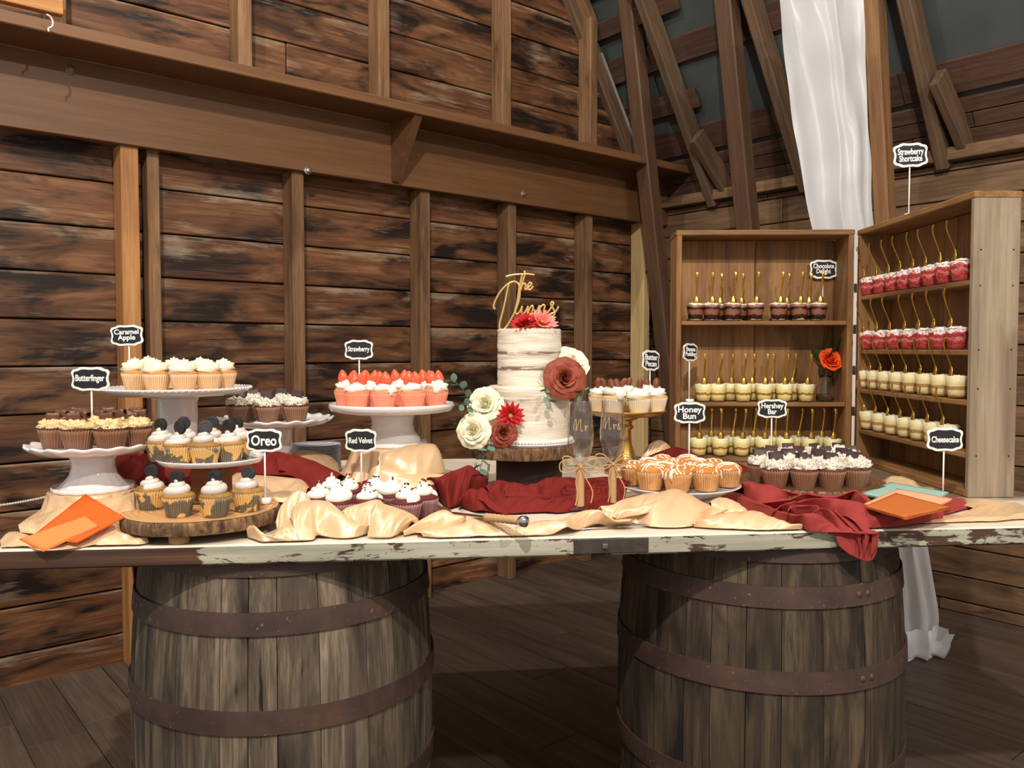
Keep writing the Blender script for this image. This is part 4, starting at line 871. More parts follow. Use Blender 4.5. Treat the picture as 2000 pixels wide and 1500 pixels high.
# ---------------------------------------------------------------- chalkboard signs
M['slate'] = plain('black_chalkboard', S(24, 26, 30), .7); M['signwhite'] = plain('white_sign_wood', S(240, 238, 232), .5); M['chalk'] = plain('white_lettering', S(245, 245, 242), .6)
def plaque_outline(w_, h_, n=88):
    q = [(.94, .0), (.95, .20), (.99, .38), (1.0, .56), (.95, .72), (.85, .80), (.74, .83), (.64, .90), (.52, .98), (.36, 1.0), (.18, .97), (.0, .96)]
    full = q + [(-x, y) for x, y in q[-2::-1]] + [(-x, -y) for x, y in q[1:]] + [(x, -y) for x, y in q[-2:0:-1]]
    return [(p.x * w_ / 2, p.y * h_ / 2) for p in smooth_path([(x, y, 0) for x, y in full], n, closed=True)]
def text_mesh(body, size, name='lettering', ex=.0006, spacing=1.0, off=0.0):
    cu = bpy.data.curves.new('tmp_text', 'FONT'); cu.body = body; cu.size = size; cu.align_x = 'CENTER'; cu.align_y = 'CENTER'
    cu.extrude = ex; cu.offset = off; cu.space_line = .80; cu.space_character = spacing; cu.resolution_u = 3
    o = bpy.data.objects.new('tmp_text', cu); COL.objects.link(o)
    dg = bpy.context.evaluated_depsgraph_get(); me = bpy.data.meshes.new_from_object(o.evaluated_get(dg)); me.name = name
    bpy.data.objects.remove(o); bpy.data.curves.remove(cu)
    me.transform(Matrix.Rotation(PI / 2, 4, 'X')); return me
def sign(body, label, px, py, Y, wpx, zfoot, hr=.62, yaw=0.0, base=True, tilt=0.0, fs=1.0, stickx=0.0):
    c = P(px, py, Y); w_ = wpx * Y / F; h_ = w_ * hr; w2 = w_ / max(.3, math.cos(yaw))
    root = thing('chalkboard_sign', label, 'sign', (c.x + stickx, c.y, zfoot), yaw, 'chalkboard signs'); hz = c.z - zfoot
    Mx = TR(-stickx, 0, hz) @ RY(tilt)
    MB().prism(plaque_outline(w2, h_), -.002, .002).obj('plaque', M['signwhite'], root, smooth=False, M=Mx)
    MB().prism(plaque_outline(w2 * .88, h_ * .80), -.0026, -.0018).obj('chalkboard', M['slate'], root, smooth=False, M=Mx)
    me = text_mesh(body, .02, off=.00045); me.materials.clear(); me.materials.append(M['chalk'])
    xs = [v.co.x for v in me.vertices]; zs = [v.co.z for v in me.vertices]; dx, dz = max(xs) - min(xs), max(zs) - min(zs)
    two = '\n' in body; kx = w2 * .76 * fs / dx; kz = min(h_ * (.60 if two else .46) / dz, kx * 1.5); kx = min(kx, kz * 1.25)
    cx_, cz_ = (max(xs) + min(xs)) / 2, (max(zs) + min(zs)) / 2
    for v in me.vertices: v.co.x = (v.co.x - cx_) * kx; v.co.z = (v.co.z - cz_) * kz
    link('lettering', me, root, M=Mx @ TR(0, -.0031, 0))
    MB().lathe([(0, 0), (.0022, 0), (.0022, hz - h_ * .3), (0, hz - h_ * .3)], 8).obj('stick', M['signwhite'], root, loc=(0, .003, 0) if stickx == 0 else (0, .003, 0))
    if base: MB().lathe([(0, 0), (.014, 0), (.0155, .003), (.0155, .010), (.014, .013), (0, .013)], 20).obj('base', M['signwhite'], root)
    return root
# ---------------------------------------------------------------- stands, cupcakes and signs in their places
def at(px, py, Y, z): p = P(px, py, Y); return Vector((p.x, Y, ZT + z))
def atx(px, Y, z): return Vector(((px - 1000) / F * Y, Y, ZT + z))
ORD = ['first', 'second', 'third', 'fourth', 'fifth', 'sixth', 'seventh', 'eighth', 'ninth', 'tenth', 'eleventh', 'twelfth', 'thirteenth', 'fourteenth']
# 1 peanut crunch cupcakes on the low scalloped stand
s1 = onT(-1.002, 1.95, .086); stand(s1, 'white scalloped cake stand with ribbed foot, holding the peanut crunch cupcakes', .143, .106, scallop=18, waist=.34, base=.62)
z1 = .086 + .106 - .003
pk = [(104, 1.925, 'left front'), (150, 1.878, 'front left'), (214, 1.878, 'front right'), (262, 1.935, 'right front'), (136, 2.0, 'back left'), (200, 2.01, 'back middle'), (252, 2.01, 'back right')]
for k, (px, Y, w_) in enumerate(pk):
    cupcake('peanut', atx(px, Y, z1), 1.03 if k in (1, 2) else .98, 'chocolate cupcake with yellow crunch frosting and candy, %s on its stand' % w_, 'peanut crunch cupcakes', tops=2)
# 2 caramel swirl cupcakes on the tall stand
s2 = onT(-.949, 2.32, .0); stand(s2, 'tallest white cake stand with beaded rim, holding cream swirl cupcakes', .2, .309, waist=.27, base=.5, beads=True)
for k, (px, Y, w_) in enumerate([(264, 2.30, 'far left in front'), (306, 2.24, 'second from left in front'), (359, 2.235, 'third from left in front'), (407, 2.27, 'fourth from left in front'), (436, 2.34, 'far right'), (290, 2.385, 'back left'), (340, 2.40, 'back middle'), (392, 2.395, 'back right')]):
    cupcake('caramel', atx(px, Y, .308), 1.0, 'vanilla cupcake with cream swirl on the tallest stand, %s' % w_, 'cream swirl cupcakes')
# 3 cookie cupcakes: slab below, round plate above
sl3 = slab(onT(-.724, 1.905), 'light wood slab on short peg feet under the cookie cupcakes at the front', .178, .030, .022, 'cutface', 'bark', 1)
zs = .053
for px, Y, w_ in [(291, 1.885, 'leftmost'), (344, 1.80, 'second from left'), (417, 1.80, 'third from left'), (480, 1.86, 'rightmost')]:
    cupcake('cookie', atx(px, Y, zs), .95, 'marbled cupcake with black cookie on the light slab, %s' % w_, 'cookie cupcakes on the slab')
up = thing('tiered_plate', 'round white plate on a wooden block over the slab, full of cookie cupcakes', 'plate', onT(-.724, 1.965, zs), 0)
MB().lathe([(0, .102), (.112, .102), (.120, .105), (.124, .110), (.124, .107), (.116, .097), (0, .095)], 72).obj('plate', M['china'], up)
MB().box((0, 0, .0475), (.075, .075, .095), 0, .004).obj('block', wood('block_wood', S(96, 58, 36), S(120, 74, 46), S(140, 90, 58)), up, smooth=False)
for px, Y, w_ in [(312, 1.945, 'left'), (347, 1.885, 'front left'), (398, 1.88, 'front middle'), (446, 1.92, 'front right'), (358, 1.995, 'back left'), (411, 2.01, 'back middle'), (462, 1.995, 'back right')]:
    cupcake('cookie', atx(px, Y, zs + .102), .95, 'marbled cupcake with black cookie on the raised plate, %s' % w_, 'cookie cupcakes on the raised plate')
# 4 chocolate bark cupcakes, scalloped stand
stand(onT(-.755, 2.60, .0), 'white scalloped cake stand behind the cookie cupcakes, holding chocolate fleck cupcakes', .182, .199, scallop=20, waist=.3, base=.5)
for px, Y, w_ in [(466, 2.53, 'left'), (521, 2.50, 'middle'), (577, 2.53, 'right'), (494, 2.62, 'back left'), (550, 2.62, 'back right')]:
    cupcake('bark', atx(px, Y, .197), 1.07, 'chocolate fleck cupcake on the scalloped stand behind, %s' % w_, 'chocolate fleck cupcakes on the stand')
# 5 strawberry cupcakes
stand(onT(-.354, 2.42, .138), 'white footed cake stand with plain thick rim, holding pink strawberry cupcakes', .1845, .114, waist=.34, base=.55, rim=.020)
for px, Y, w_ in [(677, 2.42, 'far left'), (697, 2.345, 'front left'), (750, 2.335, 'front middle'), (806, 2.345, 'front right'), (851, 2.41, 'far right'), (722, 2.45, 'back left'), (781, 2.45, 'back middle'), (836, 2.475, 'back right')]:
    cupcake('berry', atx(px, Y, .250), 1.0, 'pink cupcake with white swirl and strawberry slices, %s on its stand' % w_, 'strawberry cupcakes')
# red velvet on a low dark tray
slab(onT(-.34, 2.045), 'low dark wood round under the red velvet cupcakes behind the satin swag', .168, .012, .0, 'cutdark', 'barkdark', 5, feet=False, rx=1.12, name='wood_round')
for px, Y, w_ in [(621, 1.955, 'far left'), (661, 1.925, 'front left'), (646, 2.035, 'left middle'), (678, 2.065, 'back left'), (718, 1.935, 'centre front'), (730, 2.035, 'back middle'), (763, 2.015, 'right of centre'), (793, 1.925, 'front right'), (826, 1.985, 'far right')]:
    cupcake('velvet', atx(px, Y, .013), 1.0, 'red velvet cupcake with white swirl, %s behind the satin swag' % w_, 'red velvet cupcakes')
# 7 gold stand with pecan cupcakes
stand(onT(.385, 2.77, .0), 'gold cake stand with turned stem, holding pecan cupcakes', .137, .214, base=.52, mat='gold', style='turned', rim=.006, group='gold cake stands')
for px, Y, w_, tp_ in [(1173, 2.76, 'far left', 2), (1199, 2.70, 'front left', 2), (1222, 2.80, 'back middle', 2), (1249, 2.685, 'front right', 1), (1281, 2.75, 'far right', 1), (1262, 2.84, 'back right', 1)]:
    cupcake('pecan', atx(px, Y, .211), 1.08, 'cream cupcake topped with pecan on the gold stand, %s' % w_, 'pecan cupcakes', tops=tp_)
# 8 honey bun cupcakes on a low white plate
s8 = onT(.456, 2.235, .0); stand(s8, 'low white footed plate full of glazed honey bun cupcakes', .168, .052, waist=.5, base=.62, rim=.005, name='footed_plate', group='white footed plates')
hb = [(1272, 2.155, 'front row, far left'), (1325, 2.12, 'front row, middle left'), (1381, 2.14, 'front row, middle right'), (1424, 2.20, 'front row, far right'), (1238, 2.235, 'second row, far left'), (1300, 2.215, 'second row, middle left'), (1352, 2.20, 'second row, middle right'), (1396, 2.275, 'second row, far right'), (1268, 2.30, 'third row, left'), (1318, 2.285, 'third row, middle'), (1365, 2.29, 'third row, right'), (1295, 2.36, 'back row, left'), (1345, 2.365, 'back row, right')]
for px, Y, w_ in hb:
    cupcake('honey', atx(px, Y, .052), 1.0 if Y > 2.16 else 1.05, 'glazed golden muffin on the low footed plate, %s' % w_, 'glazed honey muffins')
# 9 dark slab with chocolate bark cupcakes
slab(onT(.868, 2.375), 'dark wood slab with bark rim under the chocolate fleck cupcakes on the right', .205, .030, .012, 'cutdark', 'bark', 3, feet=False)
hk_ = [(1517, 2.255, 'front row, first from left'), (1573, 2.235, 'front row, second from left'), (1627, 2.235, 'front row, third from left'), (1675, 2.26, 'front row, fourth from left'), (1489, 2.34, 'second row, far left'), (1545, 2.325, 'second row, middle left'), (1601, 2.32, 'second row, middle right'), (1653, 2.34, 'second row, far right'), (1510, 2.425, 'third row, far left'), (1562, 2.41, 'third row, middle left'), (1615, 2.405, 'third row, middle right'), (1664, 2.42, 'third row, far right'), (1540, 2.49, 'back row, left'), (1592, 2.49, 'back row, middle'), (1640, 2.50, 'back row, right')]
for px, Y, w_ in hk_:
    cupcake('bark', atx(px, Y, .042), 1.04, 'chocolate fleck cupcake on the dark slab, %s' % w_, 'chocolate fleck cupcakes on the dark slab', tops=1 + (Y < 2.4))
# plate stack
pr_ = [(0, .0), (.052, 0), (.06, .002), (.083, .007), (.0835, .008), (.060, .004), (0, .0025)]
pm = MB().lathe(pr_, 48).mesh('disposable_plate', plain('white_plastic', S(226, 228, 240), .25))
for k in range(22):
    o = link('disposable_plate', pm, None, loc=onT(-.672 + .001 * math.sin(k * 2), 2.80 + .001 * math.cos(k * 3), .002 + k * .0042)); tag(o, 'white plastic plate in the stack behind the satin, %s' % ('topmost of the stack' if k == 21 else 'lowest of the stack' if k == 0 else 'in the middle of the pile'), 'plate', 'stack of white plastic plates')
# signs
sign('Butterfinger', 'chalkboard sign on a stick over the yellow crunch cupcakes on the left', 177, 740, 2.03, 74, ZT + z1, .63, base=False)
sign('Caramel\nApple', 'chalkboard sign on a stick behind the tallest cake stand', 248, 655, 2.42, 63, ZT + .308, .64, stickx=.004, base=False, tilt=-.03)
sign('Strawberry', 'small chalkboard sign above the pink strawberry cupcakes', 701, 683, 2.50, 55, ZT + .25, .70, base=False)
sign('Oreo', 'chalkboard sign standing on the light wood slab beside cookie cupcakes', 516, 860, 1.945, 69, ZT + .053, .66, fs=.95, tilt=.0)
sign('Red Velvet', 'chalkboard sign on a stick over the red velvet cupcakes', 705, 860, 2.24, 61, ZT + .0125, .74, base=False)
sign('Butter\nPecan', 'chalkboard sign on a stick over the pecan cupcakes', 1271, 704, 2.845, 38, ZT + .211, 1.05, yaw=.75, base=False, tilt=.05)
sign('Banana\nPudding', 'chalkboard sign standing on the middle shelf of the left box', 1348, 688, 3.055, 33, ZT + .223, 1.05, yaw=.75, tilt=.03)
sign('Honey\nBun', 'chalkboard sign on a stick over the glazed honey muffins', 1347, 806, 2.42, 61, ZT + .052, .68, base=False)
sign('Hershey\nBar', 'chalkboard sign on a stick over the dark slab of chocolate cupcakes', 1508, 798, 2.555, 57, ZT + .042, .64, base=False)
sign('Chocolate\nDelight', 'chalkboard sign on the top shelf of the left box', 1608, 526, 3.165, 53, ZT + .527, .69, base=True)
sign('Strawberry\nShortcake', 'chalkboard sign standing on top of the upright box on the right', 1778, 303, 2.80, 66, ZT + .868, .70, tilt=-.05)
sign('Cheesecake', 'chalkboard sign on a stick before the lowest shelf of the right box', 1845, 858, 2.24, 70, ZT + .0, .66)
# ---------------------------------------------------------------- the two upright wooden boxes
M['box'] = wood('aged_box_wood', S(96, 66, 38), S(134, 96, 58), S(160, 120, 76), stain=S(84, 56, 34), stain_lo=.54, stain_hi=.74, rough=.55, var=.22, bump=.2)
M['boxgrey'] = wood('grey_box_wood', S(110, 96, 78), S(146, 130, 108), S(168, 152, 130), stain=S(112, 92, 72), stain_lo=.58, stain_hi=.78, rough=.7, var=.1, gs=.7)
BHT = .862; TB = .020
def shelf_box(name, label, o, ex, ln, dp, shelves, seed, end_mat, endw=TB):
    """o: front lower left corner seen from the open side; ex runs along the opening; the box is dp deep"""
    ex = ex.normalized(); ey = Vector((-ex.y, ex.x, 0)); root = thing(name, label, 'shelf box', o, 0, 'upright wooden boxes')
    def B(n, c, d, mat, lx, ly): return plank(n, ex * c[0] + ey * c[1] + UZ * c[2], lx, ly, d, mat, root, .003)
    B('side_panel', (TB / 2, dp / 2, BHT / 2), (BHT, TB, dp), M['box'], UZ, ex)
    B('side_panel', (ln - TB / 2, dp / 2, BHT / 2), (BHT, TB, dp), end_mat, UZ, ex)
    B('top_panel', (ln / 2, dp / 2, BHT - TB / 2), (ln - .001, TB, dp - .001), M['box'], ex, UZ) if False else B('top_panel', (ln / 2, dp / 2, BHT - TB / 2 + .001), (ln + .004, TB, dp + .004), M['box'], ex, UZ)
    B('bottom_panel', (ln / 2, dp / 2, TB / 2), (ln - 2 * TB, TB, dp), M['box'], ex, UZ)
    k = 2; wd = (ln - 2 * TB) / k
    for i in range(k): B('back_board', (TB + wd * (i + .5), dp - .006 + (i % 2) * .001, BHT / 2), (BHT - 2 * TB, wd - .002, .012), M['box'], UZ, ex)
    for z in shelves: B('shelf', (ln / 2, dp / 2 - .004, z - .008), (ln - 2 * TB, .016, dp - .02), M['box'], ex, UZ)
    return root, ex, ey
LB = Vector((.612, 3.060, ZT)); LX = Vector((1.262 - .612, -.022, 0))
lb, lex, ley = shelf_box('shelf_box', 'open wooden box standing on end with shelves, facing the front', LB, LX, LX.length, .150, (.223, .527), 1, M['box'])
RB_ = Vector((1.284, 3.062, ZT)); RXv = Vector((.008, -.757, 0))
rb, rex, rey = shelf_box('shelf_box', 'open wooden box with grey end board, turned sideways on the right', RB_, RXv, RXv.length, .132, (.125, .275, .42, .618), 2, M['boxgrey'])
hs = MB(); hx = 0
hm = bpy.data.objects.new('hinge_strip', None)
COL.objects.link(hm); hm.parent = lb; hm.location = Vector((1.270, 3.042, ZT)) - LB
hwm = MB().box((0, 0, 0), (.011, .004, .118), 0, .001).mesh('hinge_leaf', plain('white_hinge_paint', S(232, 226, 218), .5), smooth=False)
hdm = MB().box((0, 0, 0), (.011, .004, .032), 0, .001).mesh('hinge_joint', plain('dark_hinge_gap', S(52, 38, 30), .7), smooth=False)
for k in range(5): link('hinge_leaf', hwm, hm, loc=(0, 0, .115 + k * .152)); link('hinge_joint', hdm, hm, loc=(0, 0, .191 + k * .152)) if k < 4 else None
nl = MB().lathe([(0, .0), (.0025, 0), (.0025, .0008), (0, .0012)], 8).mesh('nail_head', plain('nail_iron', S(40, 34, 30), .6))
for z in (.12, .31, .42, .60, .70): 
    for d in (.02, .112): link('nail_head', nl, rb, M=frame(UZ, rex.cross(UZ), rex, rex * RXv.length + rey * d + UZ * z))

# ---------------------------------------------------------------- dessert cups with gold spoons
mm = NT('clear_plastic'); tr = mm.n('ShaderNodeBsdfTransparent'); gl = mm.n('ShaderNodeBsdfGlossy'); gl.inputs['Roughness'].default_value = .06
lw = mm.n('ShaderNodeLayerWeight', i_0=.28); ms = mm.n('ShaderNodeMixShader'); tr.inputs[0].default_value = (.97, .97, .97, 1)
mm.l(mm.math('ADD', mm.math('MULTIPLY', mm.math('POWER', lw.outputs['Facing'], 2.5), .5), .03), ms.inputs[0]); mm.l(tr.outputs[0], ms.inputs[1]); mm.l(gl.outputs[0], ms.inputs[2]); mm.l(ms.outputs[0], mm.out.inputs['Surface']); M['plastic'] = mm.m
def layer_mat(name, stops, wob=.10, sc_=60, speck=None):
    m = NT(name); tc = m.n('ShaderNodeTexCoord'); sp = m.n('ShaderNodeSeparateXYZ'); m.l(tc.outputs['Object'], sp.inputs[0])
    v = m.coords((1, 1, .5)); n = m.noise(v, sc_, 3); z = m.math('MULTIPLY', sp.outputs[2], 1 / .066)
    f = m.math('ADD', z, m.math('MULTIPLY', m.math('SUBTRACT', n, .5), wob * 2))
    c = m.ramp(f, stops, 'CONSTANT')
    if speck:
        n2 = m.noise(m.coords((1, 1, 1)), 130, 3); c = m.mix(m.ramp(n2, [(.52, BW0), (.6, BW1)]), c, speck)
    m.b.inputs['Subsurface Weight'].default_value = 0
    return m.set(c, .45)
lay = {
 'chocolate': layer_mat('layered_chocolate', [(0, S(232, 214, 196)), (.10, S(44, 24, 18)), (.34, S(150, 96, 68)), (.62, S(40, 22, 18)), (.76, S(156, 104, 76)), (.88, S(240, 230, 216))], .13, 50),
 'banana': layer_mat('layered_banana_pudding', [(0, S(214, 176, 110)), (.08, S(250, 232, 150)), (.38, S(176, 120, 58)), (.50, S(252, 236, 160)), (.70, S(252, 240, 176)), (.9, S(252, 246, 214))], .13, 60),
 'strawberry': layer_mat('layered_strawberry', [(0, S(206, 84, 86)), (.20, S(172, 46, 50)), (.40, S(222, 138, 132)), (.52, S(178, 50, 54)), (.70, S(246, 236, 230))], .30, 42, S(206, 84, 84)),
 'cheesecake': layer_mat('layered_cheesecake', [(0, S(200, 156, 100)), (.12, S(252, 236, 178)), (.36, S(196, 150, 88)), (.52, S(252, 238, 182)), (.86, S(252, 244, 206))], .06, 50)}
CRB, CRT, CHT = .0235, .0335, .066
cupm = MB().lathe([(0, .0005), (CRB, .0005), (CRB + .001, .002), (CRT, CHT), (CRT + .0018, CHT + .0005), (CRT + .0018, CHT + .002), (CRT, CHT + .0025)], 32).mesh('cup', M['plastic'])
def fill(kind): 
    tz = CHT * (.93 if kind != 'strawberry' else .86)
    rr = lambda z: CRB - .0012 + (CRT - CRB) * z / CHT
    return MB().lathe([(0, .003), (rr(.003), .003), (rr(.02), .02), (rr(.04), .04), (rr(tz), tz), (rr(tz) * .6, tz + .003), (.0005, tz + .004)], 32).mesh('filling', lay[kind])
fills = {k: fill(k) for k in lay}
creams = {}
for k, c in (('chocolate', S(244, 236, 224)), ('banana', S(246, 238, 200)), ('strawberry', S(248, 242, 236)), ('cheesecake', S(244, 234, 196))):
    creams[k] = rough_mesh('cream', frost_mat('cup_cream_' + k, c), .007, .027, len(k), .004, CHT - .008, 60)
mm = NT('gold_plastic'); M['goldp'] = mm.set(S(212, 170, 74), .18, Metallic=.9)
def spoon_mesh():
    """origin at the bowl's lower tip; the handle rises, leans to -y and flares at its end; the bowl's back faces -y"""
    mb = MB(); pts = smooth_path([(0, .004, 0), (0, .001, .012), (0, .003, .026), (0, .006, .040), (0, .002, .054), (0, -.006, .074), (0, -.015, .098), (0, -.018, .113), (0, -.016, .127)], 46)
    def wid(z):
        if z < .042: q = z / .042; return max(.0016, .0112 * math.sin(PI * min(1, q ** .8 * .86 + .10)) ** .8) + .0012 * q
        q = (z - .042) / .085; return .0026 + .0030 * q ** 1.8
    ws = [wid(p.z) for p in pts]; n = 10; vs = []
    for p, w_ in zip(pts, ws):
        th = .0011 if p.z < .042 else .0013; dish = .35 * w_ if p.z < .040 else 0
        for k in range(n):
            a = 2 * PI * k / n; x = w_ * math.cos(a); vs.append(Vector((x, p.y + th * math.sin(a) + dish * (x / w_) ** 2 if w_ > 0 else p.y, p.z)))
    fs = [(i * n + k, i * n + (k + 1) % n, (i + 1) * n + (k + 1) % n, (i + 1) * n + k) for i in range(len(pts) - 1) for k in range(n)] + [tuple(range(n))[::-1], tuple((len(pts) - 1) * n + k for k in range(n))]
    mb.add(vs, fs); return mb.mesh('spoon', M['goldp'])
spoonm = spoon_mesh()
cr = random.Random(31)
def cup_and_spoon(kind, pos, fwd, what, where, gp, sp_dx=0.0, sc_=1.06, spoon=True):
    fz = math.atan2(fwd.y, fwd.x) + PI / 2        # local -y points along fwd
    root = thing('dessert_cup', 'cup of %s, %s' % (what, where), 'dessert cup', pos, cr.uniform(0, 6.28), gp); root.scale = (sc_,) * 3
    link('cup', cupm, root); link('filling', fills[kind], root); link('cream', creams[kind], root)
    if spoon:
        so = link('gold_spoon', spoonm, None, M=Matrix.Translation(Vector(pos) + fwd * .0265 + fwd.cross(UZ) * (-sp_dx) + UZ * (.051 * sc_)) @ RZ(fz + cr.uniform(-.12, .12)) @ RY(cr.uniform(-.05, .05)) @ RX(cr.uniform(-.03, .05)))
        tag(so, 'gold spoon in %s, %s' % (kind + ' cup', where.replace(' of the left box', ', left box')), 'spoon', gp.replace('cups', 'cup spoons'))
lf = -ley                                       # out of the left box
def lpos(px, d, z):                              # point in the left box: seen at px, d behind its opening
    k = (px - 1000) / F; base = LB + ley * d
    t = (k * base.y - base.x) / (lex.x - k * lex.y); p = base + lex * t; return Vector((p.x, p.y, ZT + z))
g1, g2, g3 = 'chocolate pudding cups on the top shelf', 'banana pudding cups on the middle shelf', 'banana pudding cups on the box floor'
for k, px in enumerate((1357, 1388, 1429, 1474, 1519, 1559, 1597)): cup_and_spoon('chocolate', lpos(px, .040, .5272), lf, 'chocolate pudding', 'front row, top shelf of the left box, %s from left' % ORD[k], g1)
for k, px in enumerate((1404, 1446, 1534, 1575)): cup_and_spoon('chocolate', lpos(px, .105, .5272), lf, 'chocolate pudding', 'back row, top shelf of the left box, %s from left' % ORD[k], g1)
for k, px in enumerate((1374, 1402, 1452, 1493, 1532, 1575)): cup_and_spoon('banana', lpos(px, .040, .2232), lf, 'banana pudding', 'front row, middle shelf of the left box, %s from left' % ORD[k], g2)
for k, px in enumerate((1427, 1468, 1508, 1546)): cup_and_spoon('banana', lpos(px, .105, .2232), lf, 'banana pudding', 'back row, middle shelf of the left box, %s from left' % ORD[k], g2)
for k, px in enumerate((1366, 1408, 1450, 1493, 1535, 1584, 1628)): cup_and_spoon('banana', lpos(px, .022, .0203), lf, 'banana pudding', 'front row on the floor, left box, %s from left' % ORD[k], g3)
for k, px in enumerate((1389, 1431, 1472, 1514, 1560, 1606)): cup_and_spoon('banana', lpos(px, .092, .0203), lf, 'banana pudding', 'back row, floor of the left box, %s from left' % ORD[k], g3)
rf_ = -rey
def rpos(px, d, z):
    k = (px - 1000) / F; base = RB_ + rey * d
    t = (k * base.y - base.x) / (rex.x - k * rex.y); p = base + rex * t; return Vector((p.x, p.y, ZT + z))
h1, h2, h3, h4 = 'strawberry cups on the top shelf', 'strawberry cups on the second shelf', 'cheesecake cups on the third shelf', 'cheesecake cups on the lowest shelf'
for k, px in enumerate((1694, 1719, 1743, 1766, 1790, 1816, 1844, 1874)): cup_and_spoon('strawberry', rpos(px, .034, .6182), rf_, 'strawberry shortcake', 'top shelf of the right box, %s from left' % ORD[k], h1)
for k, px in enumerate((1695, 1721, 1748, 1776, 1804, 1834, 1868)): cup_and_spoon('strawberry', rpos(px, .034, .4202), rf_, 'strawberry shortcake', 'second shelf of the right box, %s from left' % ORD[k], h2)
for k, px in enumerate((1690, 1710, 1731, 1755, 1781, 1809, 1839, 1871)): cup_and_spoon('cheesecake', rpos(px, .034, .2752), rf_, 'cheesecake', 'third shelf of the right box, %s from left' % ORD[k], h3)
for k, px in enumerate((1698, 1722, 1747, 1772, 1798, 1826, 1856)): cup_and_spoon('cheesecake', rpos(px, .034, .1252), rf_, 'cheesecake', 'lowest shelf of the right box, %s from left' % ORD[k], h4)

# ---------------------------------------------------------------- wedding cake on its slab
CK = onT(.052, 2.47); SZ = .105
pdl = MB().lathe([(0, 0), (.10, 0), (.10, SZ - .002), (0, SZ - .002)], 40).obj('cake_riser', plain('dark_riser_cloth', S(58, 34, 28), .8), None, loc=CK)
tag(pdl, 'dark round riser under the wedding cake slab', 'riser')
slab(CK + Vector((-.02, 0, SZ)), 'thick round of trunk with rough bark carrying the wedding cake', .172, .038, .0, 'cutdark', 'bark', 8, feet=False)
mm = NT('scraped_buttercream'); tc = mm.n('ShaderNodeTexCoord'); sp = mm.n('ShaderNodeSeparateXYZ'); mm.l(tc.outputs['Object'], sp.inputs[0])
v = mm.coords((9, 9, 105), False); n = mm.noise(v, 1.0, 6, .62, .3); v2 = mm.coords((5, 5, 46), False); n2 = mm.noise(v2, 1.0, 3)
wob = mm.noise(mm.coords((6, 6, 20), False), 1.0, 3)
zz = mm.math('ADD', sp.outputs[2], mm.math('MULTIPLY', mm.math('SUBTRACT', wob, .5), .012))
band = mm.ramp(mm.math('MULTIPLY', zz, 3.0), [(.365, BW0), (.378, BW1), (.392, BW1), (.402, BW0), (.640, BW0), (.655, BW1), (.680, BW1), (.695, BW0), (.780, BW0), (.795, BW1), (.812, BW1), (.826, BW0)])
ex_ = mm.math('MULTIPLY', band, mm.ramp(mm.math('ADD', mm.math('MULTIPLY', n, .5), mm.math('MULTIPLY', mm.noise(mm.coords((11, 11, 30), False), 1.0, 4), .5)), [(.46, BW0), (.53, BW1)]))
c = mm.mix(mm.ramp(n2, [(.4, BW0), (.7, BW1)]), S(236, 228, 208), S(208, 192, 168)); c = mm.mix(mm.math('MULTIPLY', ex_, .9), c, S(108, 76, 58)); mm.bump(n, .7, .004)
M['bcream'] = mm.set(c, .5)
ckb = CK + Vector((0, 0, SZ + .038))
cake = thing('wedding_cake', 'two tier semi naked white wedding cake with scraped buttercream on a round of trunk', 'cake', ckb)
def tier(r, z0, z1, seed):
    prof = [(r * .98, z0)] + [(r, z0 + (z1 - z0) * k / 26) for k in range(1, 26)] + [(r * 1.005, z1 - .003), (r * .97, z1 + .001), (r * .6, z1), (.001, z1)]
    return MB().lathe(prof, 110, 0, lambda a, z, t: (a + (.0022 * noise.noise((math.cos(t) * 1.5 + seed, math.sin(t) * 1.5, z * 75)) + .0008 * noise.noise((math.cos(t) * 8, math.sin(t) * 8 + seed, z * 160)) if a > r * .9 else 0), z))
MB().lathe([(0, 0), (.138, 0), (.138, .004), (0, .004)], 60).obj('cake_board', plain('white_cake_board', S(226, 224, 226), .3), cake)
tier(.1225, .004, .168, 1).obj('lower_tier', M['bcream'], cake); tier(.0955, .168, .338, 5).obj('upper_tier', M['bcream'], cake)
bd = MB()
for k in range(84):
    a = 2 * PI * k / 84; bd.lathe([(0, -.006), (.006, -.003), (.0058, .002), (.002, .006), (0, .007)], 8, c=(.1275 * math.cos(a), .1275 * math.sin(a), .010))
q = bd.obj('piped_border', M['f_white'], cake); q['kind'] = 'stuff'

